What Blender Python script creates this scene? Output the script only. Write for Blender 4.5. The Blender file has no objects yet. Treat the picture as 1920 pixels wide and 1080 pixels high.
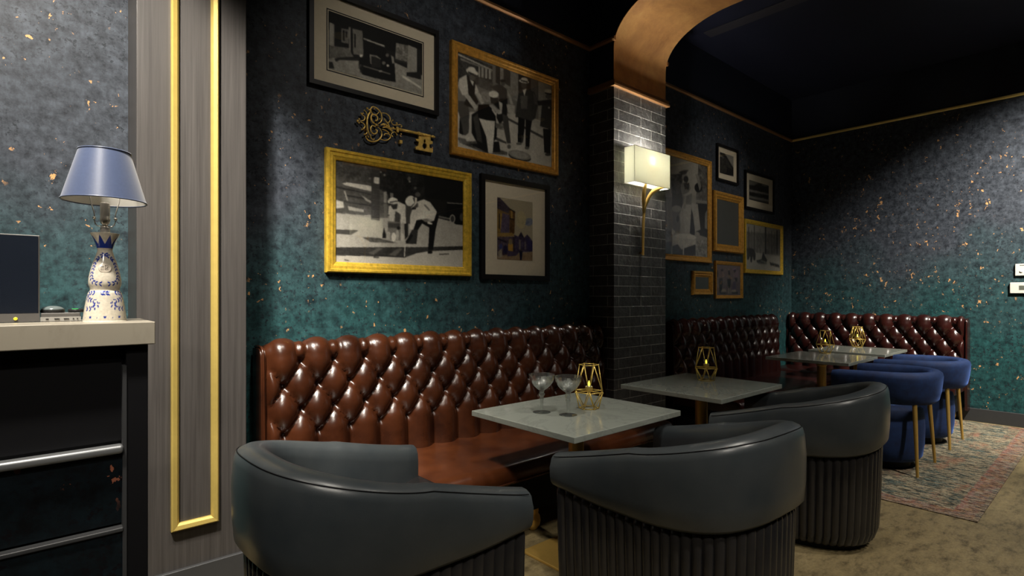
import bpy, bmesh, math, random
import numpy as np
from mathutils import Vector, Matrix
SC = bpy.context.scene
COL = SC.collection
PI = math.pi

# ------------------------------------------------------------------ camera
cam_d = bpy.data.cameras.new('camera'); cam = bpy.data.objects.new('camera', cam_d); COL.objects.link(cam)
cam_d.sensor_width = 36.0; cam_d.lens = 36.0 * 1020.0 / 1920.0
cam_d.shift_y = 14.0 / 1920.0; cam_d.clip_start = 0.02
cam.location = (0, 0, 1.35)
cam.rotation_euler = (PI / 2, 0, math.radians(48.75 - 90))
SC.camera = cam

# ------------------------------------------------------------------ world / view
w = bpy.data.worlds.new('world'); SC.world = w; w.use_nodes = True
w.node_tree.nodes['Background'].inputs[0].default_value = (0.75, 0.85, 1.0, 1)
w.node_tree.nodes['Background'].inputs[1].default_value = 0.10
SC.view_settings.view_transform = 'Standard'; SC.view_settings.look = 'None'
SC.view_settings.exposure = 0.0; SC.view_settings.gamma = 1.0
SC.view_settings.use_curve_mapping = False

# ------------------------------------------------------------------ lights
def spot(name, loc, to, watt, size, blend, col=(1, .93, .82), rad=.09):
    l = bpy.data.lights.new(name, 'SPOT'); l.energy = watt; l.spot_size = math.radians(size); l.spot_blend = blend
    l.color = col; l.shadow_soft_size = rad
    o = bpy.data.objects.new(name, l); COL.objects.link(o); o.location = loc
    o.rotation_euler = (Vector(to) - Vector(loc)).to_track_quat('-Z', 'Y').to_euler()
    return o
def point(name, loc, watt, col, rad):
    l = bpy.data.lights.new(name, 'POINT'); l.energy = watt; l.color = col; l.shadow_soft_size = rad
    o = bpy.data.objects.new(name, l); COL.objects.link(o); o.location = loc; return o
CEIL = 3.95
# unseen ceiling spots, placed for their light, several added purely as fill: (x, y, aim x, aim y, aim z, watt, cone, blend)
DOWN = [(-.55, 1.15, .02, 2.8, 1.6, 900, 52, .35),
        (-.15, 1.45, 1.12, 2.85, .60, 560, 48, 1),
        (.95, 1.25, 1.45, 2.3, .45, 150, 58, .8),
        (2.3, .75, 2.2, 1.4, .5, 120, 60, .8),
        (3.7, .3, 3.6, 1.2, .4, 110, 60, .8),
        (5.6, .2, 5.7, .9, .1, 230, 60, .9),
        (6.0, -.6, 7.6, .45, 1.5, 1650, 80, 1),
        (4.4, -.9, 4.6, .1, 0, 360, 66, .8),
        (1.6, .5, 1.95, 3.0, 2.25, 95, 52, 1),  # added to brighten the near pictures
        (5.4, .9, 5.7, 3.0, 2.2, 75, 50, 1),  # added to brighten the far picture group
        (-.3, -1.3, 1.0, .8, .3, 250, 50, 1),  # added fill behind the camera, towards the leather chairs
        (1.6, -1.6, 2.3, .8, .3, 250, 50, 1),  # second added fill behind the camera, for the chair backs
        (-1.0, -.6, .12, 1.9, 1.35, 240, 34, .8)]  # added fill for the table lamp's base and collar
for i, (x, y, ax, ay, az, p, s, b) in enumerate(DOWN):
    spot('unseen_ceiling_spot', (x, y, CEIL - .06), (ax, ay, az), p, s, b)

# ------------------------------------------------------------------ materials
def mat(name):
    m = bpy.data.materials.new(name); m.use_nodes = True
    nt = m.node_tree; return m, nt, nt.nodes['Principled BSDF']
def N(nt, typ, **kw):
    n = nt.nodes.new('ShaderNode' + typ)
    for k, v in kw.items():
        if k in ('blend_type', 'data_type', 'operation', 'noise_dimensions', 'feature', 'attribute_name', 'wave_type', 'bands_direction', 'invert', 'interpolation_type', 'clamp'): setattr(n, k, v)
        else: n.inputs[k].default_value = v
    return n
def L(nt, a, b): nt.links.new(a, b)
def ramp(nt, fac, stops, interp='LINEAR'):
    r = nt.nodes.new('ShaderNodeValToRGB'); r.color_ramp.interpolation = interp
    e = r.color_ramp.elements
    while len(e) < len(stops): e.new(.5)
    for i, (p, c) in enumerate(stops):
        e[i].position = p; e[i].color = (c if len(c) == 4 else (*c, 1))
    L(nt, fac, r.inputs[0]); return r
def coords(nt, scale=(1, 1, 1), kind='Object', rot=(0, 0, 0)):
    tc = nt.nodes.new('ShaderNodeTexCoord'); mp = nt.nodes.new('ShaderNodeMapping')
    mp.inputs['Scale'].default_value = scale; mp.inputs['Rotation'].default_value = rot
    L(nt, tc.outputs[kind], mp.inputs[0]); return mp.outputs[0]
def noise(nt, vec, scale, detail=4, rough=.6, dist=0):
    n = N(nt, 'TexNoise', Scale=scale, Detail=detail, Roughness=rough, Distortion=dist); L(nt, vec, n.inputs['Vector']); return n.outputs[0]
def mix(nt, fac, a, b, bt='MIX'):
    m = nt.nodes.new('ShaderNodeMix'); m.data_type = 'RGBA'; m.blend_type = bt; m.clamp_result = False
    for s, v in ((0, fac), (6, a), (7, b)):
        if hasattr(v, 'links'): L(nt, v, m.inputs[s])
        elif s == 0: m.inputs[0].default_value = v
        else: m.inputs[s].default_value = (*v, 1)
    return m.outputs[2]
def bump(nt, b, h, strength=.2, dist=.01):
    n = N(nt, 'Bump', Strength=strength, Distance=dist); L(nt, h, n.inputs['Height']); L(nt, n.outputs[0], b.inputs['Normal']); return n
def plain(name, col, rough=.5, metal=0, spec=.5, coat=0, bumpy=None, emit=None):
    m, nt, b = mat(name); b.inputs['Base Color'].default_value = (*col, 1); b.inputs['Roughness'].default_value = rough
    b.inputs['Metallic'].default_value = metal; b.inputs['Specular IOR Level'].default_value = spec; b.inputs['Coat Weight'].default_value = coat
    v = coords(nt)
    n = noise(nt, v, bumpy[0] if bumpy else 30, 3)
    c = mix(nt, n, tuple(x * .88 for x in col), tuple(min(1, x * 1.1) for x in col)); L(nt, c, b.inputs['Base Color'])
    if bumpy: bump(nt, b, n, bumpy[1], bumpy[2] if len(bumpy) > 2 else .002)
    if emit: b.inputs['Emission Color'].default_value = (*emit[:3], 1); b.inputs['Emission Strength'].default_value = emit[3]
    return m
M = {}
def wallpaper(name, tint=(1, 1, 1), fl=1.0, dark=1.0):
    m, nt, b = mat(name); v = coords(nt)
    big = noise(nt, v, 1.3, 3, .5); mid = noise(nt, v, 17, 7, .72)
    vs = coords(nt, (60, 60, 7)); vert = noise(nt, vs, 1, 4, .7)
    hs = coords(nt, (9, 9, 55)); hor = noise(nt, hs, 1, 4, .7)
    tc = nt.nodes.new('ShaderNodeTexCoord'); sp = nt.nodes.new('ShaderNodeSeparateXYZ'); L(nt, tc.outputs['Object'], sp.inputs[0])
    hz = N(nt, 'Math', operation='MULTIPLY_ADD'); L(nt, big, hz.inputs[0]); hz.inputs[1].default_value = 1.6; L(nt, sp.outputs[2], hz.inputs[2])
    hd = N(nt, 'Math', operation='DIVIDE'); L(nt, hz.outputs[0], hd.inputs[0]); hd.inputs[1].default_value = 4.0
    c = ramp(nt, hd.outputs[0], [(.42, (.014, .064, .067)), (.56, (.026, .058, .066)), (.70, (.040, .048, .062))]).outputs[0]
    r2 = ramp(nt, mid, [(.34, (.22, .22, .26)), (.46, (.8, .8, .8)), (.68, (1.75, 1.7, 1.65))]).outputs[0]
    c = mix(nt, 1, c, r2, 'MULTIPLY')
    r3 = ramp(nt, vert, [(.3, (.62, .62, .65)), (.7, (1.3, 1.3, 1.28))]).outputs[0]; c = mix(nt, .45, c, r3, 'MULTIPLY')
    r4 = ramp(nt, hor, [(.3, (.7, .7, .7)), (.7, (1.25, 1.25, 1.25))]).outputs[0]; c = mix(nt, .4, c, r4, 'MULTIPLY')
    # small dark pits
    pit = noise(nt, v, 42, 3, .75); pr = ramp(nt, pit, [(.54, (0, 0, 0)), (.62, (1, 1, 1))]).outputs[0]
    pc = noise(nt, v, 3.2, 3, .6); pcr = ramp(nt, pc, [(.32, (0, 0, 0)), (.55, (1, 1, 1))]).outputs[0]
    c = mix(nt, mix(nt, 1, pr, pcr, 'MULTIPLY'), c, (.012, .016, .022))
    # copper flakes, in clusters
    fv = coords(nt, (1, 1, .8)); f1 = noise(nt, fv, 26, 4, .62, .25); fr = ramp(nt, f1, [(.648, (0, 0, 0)), (.660, (1, 1, 1))]).outputs[0]
    f3 = noise(nt, fv, 75, 2, .6, .2); fr3 = ramp(nt, f3, [(.735, (0, 0, 0)), (.75, (.7, .7, .7))]).outputs[0]; fr = mix(nt, 1, fr, fr3, 'ADD')
    f2 = noise(nt, v, 4.2, 2, .5); f2r = ramp(nt, f2, [(.44, (0, 0, 0)), (.52, (1, 1, 1))]).outputs[0]
    f = mix(nt, 1, fr, f2r, 'MULTIPLY')
    c = mix(nt, f, c, (.55 * fl, .30 * fl, .12 * fl))
    c = mix(nt, 1, c, tint, 'MULTIPLY')
    L(nt, c, b.inputs['Base Color']); b.inputs['Roughness'].default_value = .55; b.inputs['Specular IOR Level'].default_value = .25
    bump(nt, b, mid, .15, .004); return m
M['wallpaper'] = wallpaper('teal_distressed_wallpaper', (1.0, 1.0, 1.0))
M['wallpaper_panel'] = wallpaper('dark_distressed_panel', (.16, .10, .14), 4)
M['navy'] = plain('navy_paint', (.006, .009, .022), .6, bumpy=(40, .1))
M['ceiling'] = plain('ceiling_navy', (.005, .007, .024), .7, bumpy=(25, .1))
M['black'] = plain('black_base', (.004, .004, .005), .55, spec=.2)
M['copper_trim'] = plain('copper_trim', (.40, .20, .08), .42, .5)
M['gold_line'] = plain('gold_picture_rail', (.95, .70, .24), .4, .2)
M['gold_trim'] = plain('gold_trim', (.50, .37, .10), .4, .35)
M['brass'] = plain('brass', (.72, .46, .12), .38, .6)
M['brass_wire'] = plain('brass_wire', (.72, .52, .14), .38, .75)
M['chrome'] = plain('nickel', (.7, .66, .6), .25, .6)
M['white_plastic'] = plain('white_plastic', (.62, .6, .54), .4)
M['grey_plastic'] = plain('grey_plastic', (.09, .085, .08), .45)
M['black_plastic'] = plain('black_plastic', (.012, .012, .013), .35)
M['screen'] = plain('dark_screen', (.008, .011, .018), .25)
M['baseboard'] = plain('baseboard_charcoal', (.035, .036, .038), .45)
M['steel_rail'] = plain('steel_rail', (.30, .31, .32), .35, .7)
M['mat_board'] = plain('cream_mat_board', (.68, .60, .45), .8, bumpy=(60, .05))
M['black_frame'] = plain('black_frame_wood', (.006, .005, .005), .45, spec=.25)
M['aged_mirror'] = plain('aged_mirror', (.10, .105, .095), .35, .4, bumpy=(12, .15))
def gold_frame(name, col):
    m, nt, b = mat(name); v = coords(nt); n = noise(nt, v, 35, 5, .7)
    c = ramp(nt, n, [(.3, tuple(x * .55 for x in col)), (.6, col)]).outputs[0]; L(nt, c, b.inputs['Base Color'])
    b.inputs['Metallic'].default_value = .4; b.inputs['Roughness'].default_value = .34; bump(nt, b, n, .15, .002); return m
M['gold_frame'] = gold_frame('yellow_gold_frame', (.85, .55, .06))
M['amber_frame'] = gold_frame('amber_gold_frame', (.72, .36, .06))
M['key_gold'] = gold_frame('antique_gold', (.95, .64, .16))
def leather(name, c1, c2, rough, bs=.12, coat=.0):
    m, nt, b = mat(name); v = coords(nt); n = noise(nt, v, 5, 5, .6); c = ramp(nt, n, [(.3, c1), (.7, c2)]).outputs[0]
    L(nt, c, b.inputs['Base Color']); b.inputs['Roughness'].default_value = rough; b.inputs['Coat Weight'].default_value = coat; b.inputs['Coat Roughness'].default_value = .2
    vo = N(nt, 'TexVoronoi', Scale=420); L(nt, v, vo.inputs['Vector']); n2 = noise(nt, v, 14, 3, .5)
    md = N(nt, 'Math', operation='MULTIPLY_ADD'); L(nt, vo.outputs[0], md.inputs[0]); md.inputs[1].default_value = .12; L(nt, n2, md.inputs[2])
    bump(nt, b, md.outputs[0], bs, .006); return m
M['brown_leather'] = leather('brown_leather', (.018, .005, .0022), (.060, .0175, .0065), .26, .10)
M['brown_leather_seat'] = leather('brown_leather_seat', (.034, .009, .0035), (.088, .025, .0075), .28, .10)
M['ox_leather'] = leather('oxblood_leather', (.014, .003, .003), (.034, .008, .006), .26, .10)
M['grey_leather'] = leather('charcoal_leather', (.029, .036, .041), (.046, .052, .055), .32, .10)
M['channel_leather'] = leather('channel_leather', (.013, .013, .015), (.026, .024, .023), .27, .08)
M['button'] = plain('button_leather', (.018, .006, .004), .35)
def velvet():
    m, nt, b = mat('blue_velvet'); v = coords(nt); n = noise(nt, v, 18, 5, .7)
    c = ramp(nt, n, [(.3, (.0015, .011, .058)), (.7, (.004, .030, .125))]).outputs[0]; L(nt, c, b.inputs['Base Color'])
    b.inputs['Roughness'].default_value = .8; b.inputs['Sheen Weight'].default_value = .45; b.inputs['Sheen Roughness'].default_value = .3
    b.inputs['Sheen Tint'].default_value = (.15, .3, .9, 1); bump(nt, b, n, .1, .003); return m
M['velvet'] = velvet()
def marble(name, base, vein, rough=.12):
    m, nt, b = mat(name); v = coords(nt); n = noise(nt, v, 2.2, 8, .62, 1.2)
    r = ramp(nt, n, [(.47, base), (.495, tuple(.55 * p + .45 * q for p, q in zip(base, vein))), (.52, base)]).outputs[0]
    s = noise(nt, v, 55, 4, .7); r2 = ramp(nt, s, [(.62, (0, 0, 0)), (.72, (1, 1, 1))]).outputs[0]
    c = mix(nt, .55, base, r); c = mix(nt, mix(nt, 1, r2, (.5, .5, .5), 'MULTIPLY'), c, vein)
    L(nt, c, b.inputs['Base Color']); b.inputs['Roughness'].default_value = rough; return m
M['marble'] = marble('grey_white_quartz', (.235, .255, .225), (.09, .10, .095))
M['counter_marble'] = marble('cream_counter_stone', (.30, .27, .215), (.22, .195, .155), .3)
def concrete():
    m, nt, b = mat('tan_concrete'); v = coords(nt); n = noise(nt, v, 1.4, 8, .65); n2 = noise(nt, coords(nt, (1, 2.2, 1)), 7, 8, .75)
    c = ramp(nt, n, [(.3, (.15, .115, .055)), (.7, (.26, .205, .105))]).outputs[0]
    c2 = ramp(nt, n2, [(.34, (.32, .30, .28)), (.5, (.95, .95, .95)), (.72, (1.25, 1.25, 1.2))]).outputs[0]; c = mix(nt, 1, c, c2, 'MULTIPLY')
    n3 = noise(nt, v, 60, 3, .8); c3 = ramp(nt, n3, [(.3, (.7, .68, .65)), (.6, (1.1, 1.1, 1.1))]).outputs[0]; c = mix(nt, .8, c, c3, 'MULTIPLY')
    L(nt, c, b.inputs['Base Color']); b.inputs['Roughness'].default_value = .5; bump(nt, b, n2, .1, .004); return m
M['floor'] = concrete()
def rugm():
    m, nt, b = mat('worn_persian_rug'); v = coords(nt, (1, 1, 1))
    st = noise(nt, coords(nt, (15, 4.5, 1)), 1, 10, .86, .4)
    c = ramp(nt, st, [(.30, (.02, .02, .025)), (.42, (.07, .09, .09)), (.46, (.38, .33, .23)), (.50, (.30, .26, .18)), (.53, (.02, .02, .02)), (.58, (.06, .14, .15)), (.62, (.40, .34, .24)), (.72, (.03, .025, .03))]).outputs[0]
    rd = noise(nt, coords(nt, (1, 2.6, 1)), 1.6, 5, .7); rr = ramp(nt, rd, [(.52, (0, 0, 0)), (.62, (1, 1, 1))]).outputs[0]
    red = ramp(nt, noise(nt, coords(nt, (18, 5, 1)), 1, 8, .85), [(.40, (.30, .26, .18)), (.47, (.28, .045, .03)), (.53, (.30, .25, .17)), (.6, (.36, .13, .04)), (.7, (.05, .04, .045))]).outputs[0]
    c = mix(nt, mix(nt, 1, rr, (.7, .7, .7), 'MULTIPLY'), c, red)
    # border bands along the two visible edges, measured from the rug's own corner (object origin)
    tc = nt.nodes.new('ShaderNodeTexCoord'); sx = nt.nodes.new('ShaderNodeSeparateXYZ'); L(nt, tc.outputs['Object'], sx.inputs[0])
    mn = N(nt, 'Math', operation='MINIMUM'); L(nt, sx.outputs[0], mn.inputs[0]); L(nt, sx.outputs[1], mn.inputs[1])
    bw = noise(nt, v, 30, 4, .7); ad = N(nt, 'Math', operation='MULTIPLY_ADD'); L(nt, bw, ad.inputs[0]); ad.inputs[1].default_value = .05; L(nt, mn.outputs[0], ad.inputs[2])
    bd = ramp(nt, ad.outputs[0], [(.0, (.5, .5, .5)), (.045, (.5, .5, .5)), (.05, (1.1, 1.1, 1.1)), (.12, (1.1, 1.1, 1.1)), (.125, (1.7, 1.7, 1.7)), (.150, (1.7, 1.7, 1.7)), (.155, (0, 0, 0))], 'CONSTANT').outputs[0]
    bc = ramp(nt, noise(nt, coords(nt, (8, 6, 1)), 1.4, 9, .85), [(.36, (.34, .30, .22)), (.46, (.30, .13, .045)), (.50, (.20, .07, .10)), (.55, (.34, .30, .23)), (.66, (.06, .04, .05))]).outputs[0]
    c = mix(nt, mix(nt, 1, bd, (.5, .5, .5), 'MULTIPLY'), c, bc)
    sk = noise(nt, coords(nt, (46, 15, 1)), 1, 6, .85); c = mix(nt, .9, c, ramp(nt, sk, [(.44, (.10, .10, .11)), (.50, (.95, .93, .9)), (.65, (1.25, 1.25, 1.25))]).outputs[0], 'MULTIPLY')
    fi = noise(nt, coords(nt, (90, 200, 1)), 1, 2, .7); c = mix(nt, .7, c, ramp(nt, fi, [(.3, (.5, .5, .5)), (.7, (1.2, 1.2, 1.2))]).outputs[0], 'MULTIPLY')
    L(nt, c, b.inputs['Base Color']); b.inputs['Roughness'].default_value = .95; b.inputs['Specular IOR Level'].default_value = .1; bump(nt, b, fi, .4, .004); return m
M['rug'] = rugm()
def brickm():
    m, nt, b = mat('black_painted_brick'); tc = nt.nodes.new('ShaderNodeTexCoord'); s = nt.nodes.new('ShaderNodeSeparateXYZ'); L(nt, tc.outputs['Object'], s.inputs[0])
    ad = N(nt, 'Math', operation='ADD'); L(nt, s.outputs[0], ad.inputs[0]); L(nt, s.outputs[1], ad.inputs[1])
    cb = nt.nodes.new('ShaderNodeCombineXYZ'); L(nt, ad.outputs[0], cb.inputs[0]); L(nt, s.outputs[2], cb.inputs[1])
    br = nt.nodes.new('ShaderNodeTexBrick'); L(nt, cb.outputs[0], br.inputs['Vector'])
    br.inputs['Scale'].default_value = 1; br.inputs['Brick Width'].default_value = .30; br.inputs['Row Height'].default_value = .084; br.inputs['Mortar Size'].default_value = .0030; br.inputs['Mortar Smooth'].default_value = .3
    br.inputs['Color1'].default_value = (.048, .047, .045, 1); br.inputs['Color2'].default_value = (.080, .077, .073, 1); br.inputs['Mortar'].default_value = (.36, .35, .32, 1)
    n = noise(nt, tc.outputs['Object'], 16, 6, .7); c = mix(nt, 1, br.outputs[0], ramp(nt, n, [(.3, (.5, .5, .5)), (.7, (1.5, 1.5, 1.5))]).outputs[0], 'MULTIPLY')
    L(nt, c, b.inputs['Base Color']); b.inputs['Roughness'].default_value = .36
    inv = N(nt, 'Math', operation='MULTIPLY_ADD'); L(nt, br.outputs['Fac'], inv.inputs[0]); inv.inputs[1].default_value = -1.0
    n2 = N(nt, 'Math', operation='MULTIPLY'); L(nt, n, n2.inputs[0]); n2.inputs[1].default_value = 1.3; L(nt, n2.outputs[0], inv.inputs[2])
    bump(nt, b, inv.outputs[0], .8, .012); return m
M['brick'] = brickm()
def archm():
    m, nt, b = mat('brushed_copper_arch'); n = noise(nt, coords(nt, (1, 1, 1)), 3.5, 7, .7, .4)
    c = ramp(nt, n, [(.3, (.40, .18, .065)), (.6, (.66, .34, .12)), (.8, (.75, .45, .17))]).outputs[0]; L(nt, c, b.inputs['Base Color'])
    b.inputs['Metallic'].default_value = .35; b.inputs['Roughness'].default_value = .42; return m
M['arch'] = archm()
def woodm():
    m, nt, b = mat('grey_brown_veneer'); n = noise(nt, coords(nt, (70, 70, 1.2)), 1, 6, .7); n2 = noise(nt, coords(nt, (260, 260, 3)), 1, 3, .6)
    c = ramp(nt, n, [(.3, (.038, .034, .032)), (.7, (.068, .062, .058))]).outputs[0]; c = mix(nt, .6, c, ramp(nt, n2, [(.3, (.75, .75, .75)), (.7, (1.2, 1.2, 1.2))]).outputs[0], 'MULTIPLY')
    L(nt, c, b.inputs['Base Color']); b.inputs['Roughness'].default_value = .42; bump(nt, b, n, .08, .002); return m
M['veneer'] = woodm()
def attrm(name, rough, coat=0, spec=.5):
    m, nt, b = mat(name); a = nt.nodes.new('ShaderNodeAttribute'); a.attribute_name = 'col'
    n = noise(nt, coords(nt), 160, 2, .6); c = mix(nt, 1, a.outputs[0], ramp(nt, n, [(.3, (.88, .88, .88)), (.7, (1.1, 1.1, 1.1))]).outputs[0], 'MULTIPLY')
    L(nt, c, b.inputs['Base Color']); b.inputs['Roughness'].default_value = rough; b.inputs['Coat Weight'].default_value = coat; b.inputs['Coat Roughness'].default_value = .01
    b.inputs['Specular IOR Level'].default_value = spec; return m
M['print'] = attrm('photo_print', .6, 0, .2)
M['ceramic'] = attrm('painted_ceramic', .12, .5)
def glassm(name, rough=0, ior=1.5, thin=False):
    m, nt, b = mat(name); b.inputs['Base Color'].default_value = (1, 1, 1, 1); b.inputs['Roughness'].default_value = rough
    b.inputs['Transmission Weight'].default_value = 1; b.inputs['IOR'].default_value = ior; return m
def crystalm():
    m = bpy.data.materials.new('cut_crystal'); m.use_nodes = True; nt = m.node_tree; nt.nodes.clear()
    o = nt.nodes.new('ShaderNodeOutputMaterial'); t = N(nt, 'BsdfTransparent'); t.inputs[0].default_value = (.90, .92, .91, 1); g = N(nt, 'BsdfGlossy', Roughness=.09)
    r = N(nt, 'BsdfRefraction', Roughness=.0, IOR=1.25); r.inputs[0].default_value = (.95, .97, .96, 1)
    lw = N(nt, 'LayerWeight', Blend=.5); pw = N(nt, 'Math', operation='POWER'); L(nt, lw.outputs['Facing'], pw.inputs[0]); pw.inputs[1].default_value = 3
    f = N(nt, 'Math', operation='MULTIPLY_ADD'); L(nt, pw.outputs[0], f.inputs[0]); f.inputs[1].default_value = .85; f.inputs[2].default_value = .17
    m1 = nt.nodes.new('ShaderNodeMixShader'); m1.inputs[0].default_value = .25; L(nt, t.outputs[0], m1.inputs[1]); L(nt, r.outputs[0], m1.inputs[2])
    mx = nt.nodes.new('ShaderNodeMixShader'); L(nt, f.outputs[0], mx.inputs[0]); L(nt, m1.outputs[0], mx.inputs[1]); L(nt, g.outputs[0], mx.inputs[2])
    d = N(nt, 'BsdfDiffuse'); d.inputs[0].default_value = (.7, .72, .70, 1); m3 = nt.nodes.new('ShaderNodeMixShader'); m3.inputs[0].default_value = .02; L(nt, mx.outputs[0], m3.inputs[1]); L(nt, d.outputs[0], m3.inputs[2]); L(nt, m3.outputs[0], o.inputs[0]); return m
M['crystal'] = crystalm()
def panem():
    m = bpy.data.materials.new('picture_glazing'); m.use_nodes = True; nt = m.node_tree; nt.nodes.clear()
    o = nt.nodes.new('ShaderNodeOutputMaterial'); t = nt.nodes.new('ShaderNodeBsdfTransparent'); g = N(nt, 'BsdfGlossy', Roughness=.0)
    lw = N(nt, 'LayerWeight', Blend=.5); pw = N(nt, 'Math', operation='POWER'); L(nt, lw.outputs['Facing'], pw.inputs[0]); pw.inputs[1].default_value = 5; f = N(nt, 'Math', operation='MULTIPLY_ADD'); L(nt, pw.outputs[0], f.inputs[0]); f.inputs[1].default_value = .90; f.inputs[2].default_value = .055; mx = nt.nodes.new('ShaderNodeMixShader'); L(nt, f.outputs[0], mx.inputs[0]); L(nt, t.outputs[0], mx.inputs[1]); L(nt, g.outputs[0], mx.inputs[2]); L(nt, mx.outputs[0], o.inputs[0]); return m
M['glazing'] = panem()
def shadem():
    m, nt, b = mat('linen_lamp_shade'); b.inputs['Base Color'].default_value = (.85, .85, .78, 1); b.inputs['Roughness'].default_value = .9
    tr = N(nt, 'BsdfTranslucent'); tr.inputs[0].default_value = (.93, .93, .82, 1); mx = nt.nodes.new('ShaderNodeMixShader'); mx.inputs[0].default_value = .55
    L(nt, b.outputs[0], mx.inputs[1]); L(nt, tr.outputs[0], mx.inputs[2]); L(nt, mx.outputs[0], nt.nodes['Material Output'].inputs[0])
    n = noise(nt, coords(nt, (200, 200, 200)), 1, 2); bump(nt, b, n, .1, .001); return m
M['sconce_shade'] = shadem()
M['bulb'] = plain('glowing_bulb', (.9, .85, .7), .4, emit=(1, .90, .74, 130))
M['flame'] = plain('candle_flame', (.9, .8, .2), .5, emit=(1, .78, .05, 2.2))
M['wax'] = plain('tealight_white', (.6, .6, .5), .5)
M['added_lens_glow'] = plain('added_lens', (.9, .9, .85), .4, emit=(1, .9, .78, 6))  # glowing disc of the added, unseen ceiling fittings
def shade_blue():
    m, nt, b = mat('blue_satin_shade'); n = noise(nt, coords(nt, (150, 150, 150)), 1, 3); c = mix(nt, n, (.028, .042, .090), (.042, .062, .130)); L(nt, c, b.inputs['Base Color'])
    b.inputs['Roughness'].default_value = .38; b.inputs['Sheen Weight'].default_value = .3; bump(nt, b, n, .08, .001); return m
M['blue_shade'] = shade_blue()

# ------------------------------------------------------------------ mesh helpers
def obj(name, verts, faces, m, parent=None, smooth=False, loc=None, sharp=None):
    me = bpy.data.meshes.new(name); me.from_pydata([tuple(v) for v in verts], [], faces); me.update()
    bm = bmesh.new(); bm.from_mesh(me); bmesh.ops.recalc_face_normals(bm, faces=bm.faces); bm.to_mesh(me); bm.free()
    if smooth: me.polygons.foreach_set('use_smooth', [True] * len(me.polygons))
    o = bpy.data.objects.new(name, me); COL.objects.link(o)
    if m is not None: me.materials.append(m)
    if sharp: me.set_sharp_from_angle(angle=math.radians(sharp))
    if parent is not None: o.parent = parent
    if loc is not None: o.location = loc
    return o
class MB:
    def __init__(s): s.v = []; s.f = []
    def add(s, v, f): k = len(s.v); s.v += [tuple(p) for p in v]; s.f += [tuple(i + k for i in q) for q in f]; return s
    def box(s, x0, y0, z0, x1, y1, z1):
        return s.add([(x0, y0, z0), (x1, y0, z0), (x1, y1, z0), (x0, y1, z0), (x0, y0, z1), (x1, y0, z1), (x1, y1, z1), (x0, y1, z1)],
                     [(0, 3, 2, 1), (4, 5, 6, 7), (0, 1, 5, 4), (1, 2, 6, 5), (2, 3, 7, 6), (3, 0, 4, 7)])
    def loft(s, rings, closed=True, cap=True, loop=False):
        n = len(rings[0]); k = len(s.v); R = len(rings)
        for r in rings: s.v += [tuple(p) for p in r]
        for i in range(R if loop else R - 1):
            j = (i + 1) % R
            for a in range(n if closed else n - 1):
                b = (a + 1) % n; s.f.append((k + i * n + a, k + i * n + b, k + j * n + b, k + j * n + a))
        if cap and closed and not loop: s.f.append(tuple(k + a for a in range(n))[::-1]); s.f.append(tuple(k + (R - 1) * n + a for a in range(n)))
        return s
    def lathe(s, prof, c=(0, 0, 0), n=32, fn=None):
        rings = []
        for r, z in prof:
            rings.append([(c[0] + (r * (fn(2 * PI * i / n, z) if fn else 1)) * math.cos(2 * PI * i / n), c[1] + (r * (fn(2 * PI * i / n, z) if fn else 1)) * math.sin(2 * PI * i / n), c[2] + z) for i in range(n)])
        return s.loft(rings)
    def tube(s, pts, r, n=8, closed=False):
        P = [Vector(p) for p in pts]; rings = []; K = len(P); up = None
        for i, p in enumerate(P):
            if closed: t = (P[(i + 1) % K] - P[i - 1])
            else: t = (P[min(i + 1, K - 1)] - P[max(i - 1, 0)])
            t.normalize()
            if up is None: up = t.orthogonal().normalized()
            up = (up - t * up.dot(t)); up.normalize(); q = t.cross(up)
            rr = r[i] if isinstance(r, (list, tuple)) else r
            rings.append([tuple(p + (up * math.cos(2 * PI * a / n) + q * math.sin(2 * PI * a / n)) * rr) for a in range(n)])
        return s.loft(rings, cap=not closed, loop=closed)
    def sphere(s, c, r, n=12, sx=1, sz=1):
        rings = [[(c[0] + r * sx * math.sin(PI * j / n) * math.cos(2 * PI * i / n), c[1] + r * math.sin(PI * j / n) * math.sin(2 * PI * i / n), c[2] + r * sz * math.cos(PI * j / n)) for i in range(n)] for j in range(1, n)]
        return s.loft(rings)
    def build(s, name, m, parent=None, smooth=False, sharp=None, bevel=0, loc=None):
        o = obj(name, s.v, s.f, m, parent, smooth, loc, sharp)
        if bevel:
            b = o.modifiers.new('bevel', 'BEVEL'); b.width = bevel; b.segments = 3; b.limit_method = 'ANGLE'; b.angle_limit = math.radians(40)
            o.data.polygons.foreach_set('use_smooth', [True] * len(o.data.polygons)); o.data.set_sharp_from_angle(angle=math.radians(50)) if False else None
            b.harden_normals = False
            wn = o.modifiers.new('wn', 'WEIGHTED_NORMAL'); wn.keep_sharp = True
        return o
def thing(name, label, cat, loc=(0, 0, 0), rz=0, group=None):
    o = bpy.data.objects.new(name, None); COL.objects.link(o); o.location = loc; o.rotation_euler = (0, 0, rz)
    o.empty_display_size = .1; o['label'] = label; o['category'] = cat
    if group: o['group'] = group
    return o
def tag(o, label, cat, group=None):
    o['label'] = label; o['category'] = cat
    if group: o['group'] = group
    return o
def struct(o): o['kind'] = 'structure'; return o
def dup(root, loc, rz, label, group=None):
    r = root.copy(); COL.objects.link(r); r.location = loc; r.rotation_euler = (0, 0, rz); r['label'] = label
    if group: r['group'] = group
    for ch in list(root.children):
        c = ch.copy(); COL.objects.link(c); c.parent = r
        for g in list(ch.children):
            d = g.copy(); COL.objects.link(d); d.parent = c
    return r
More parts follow.
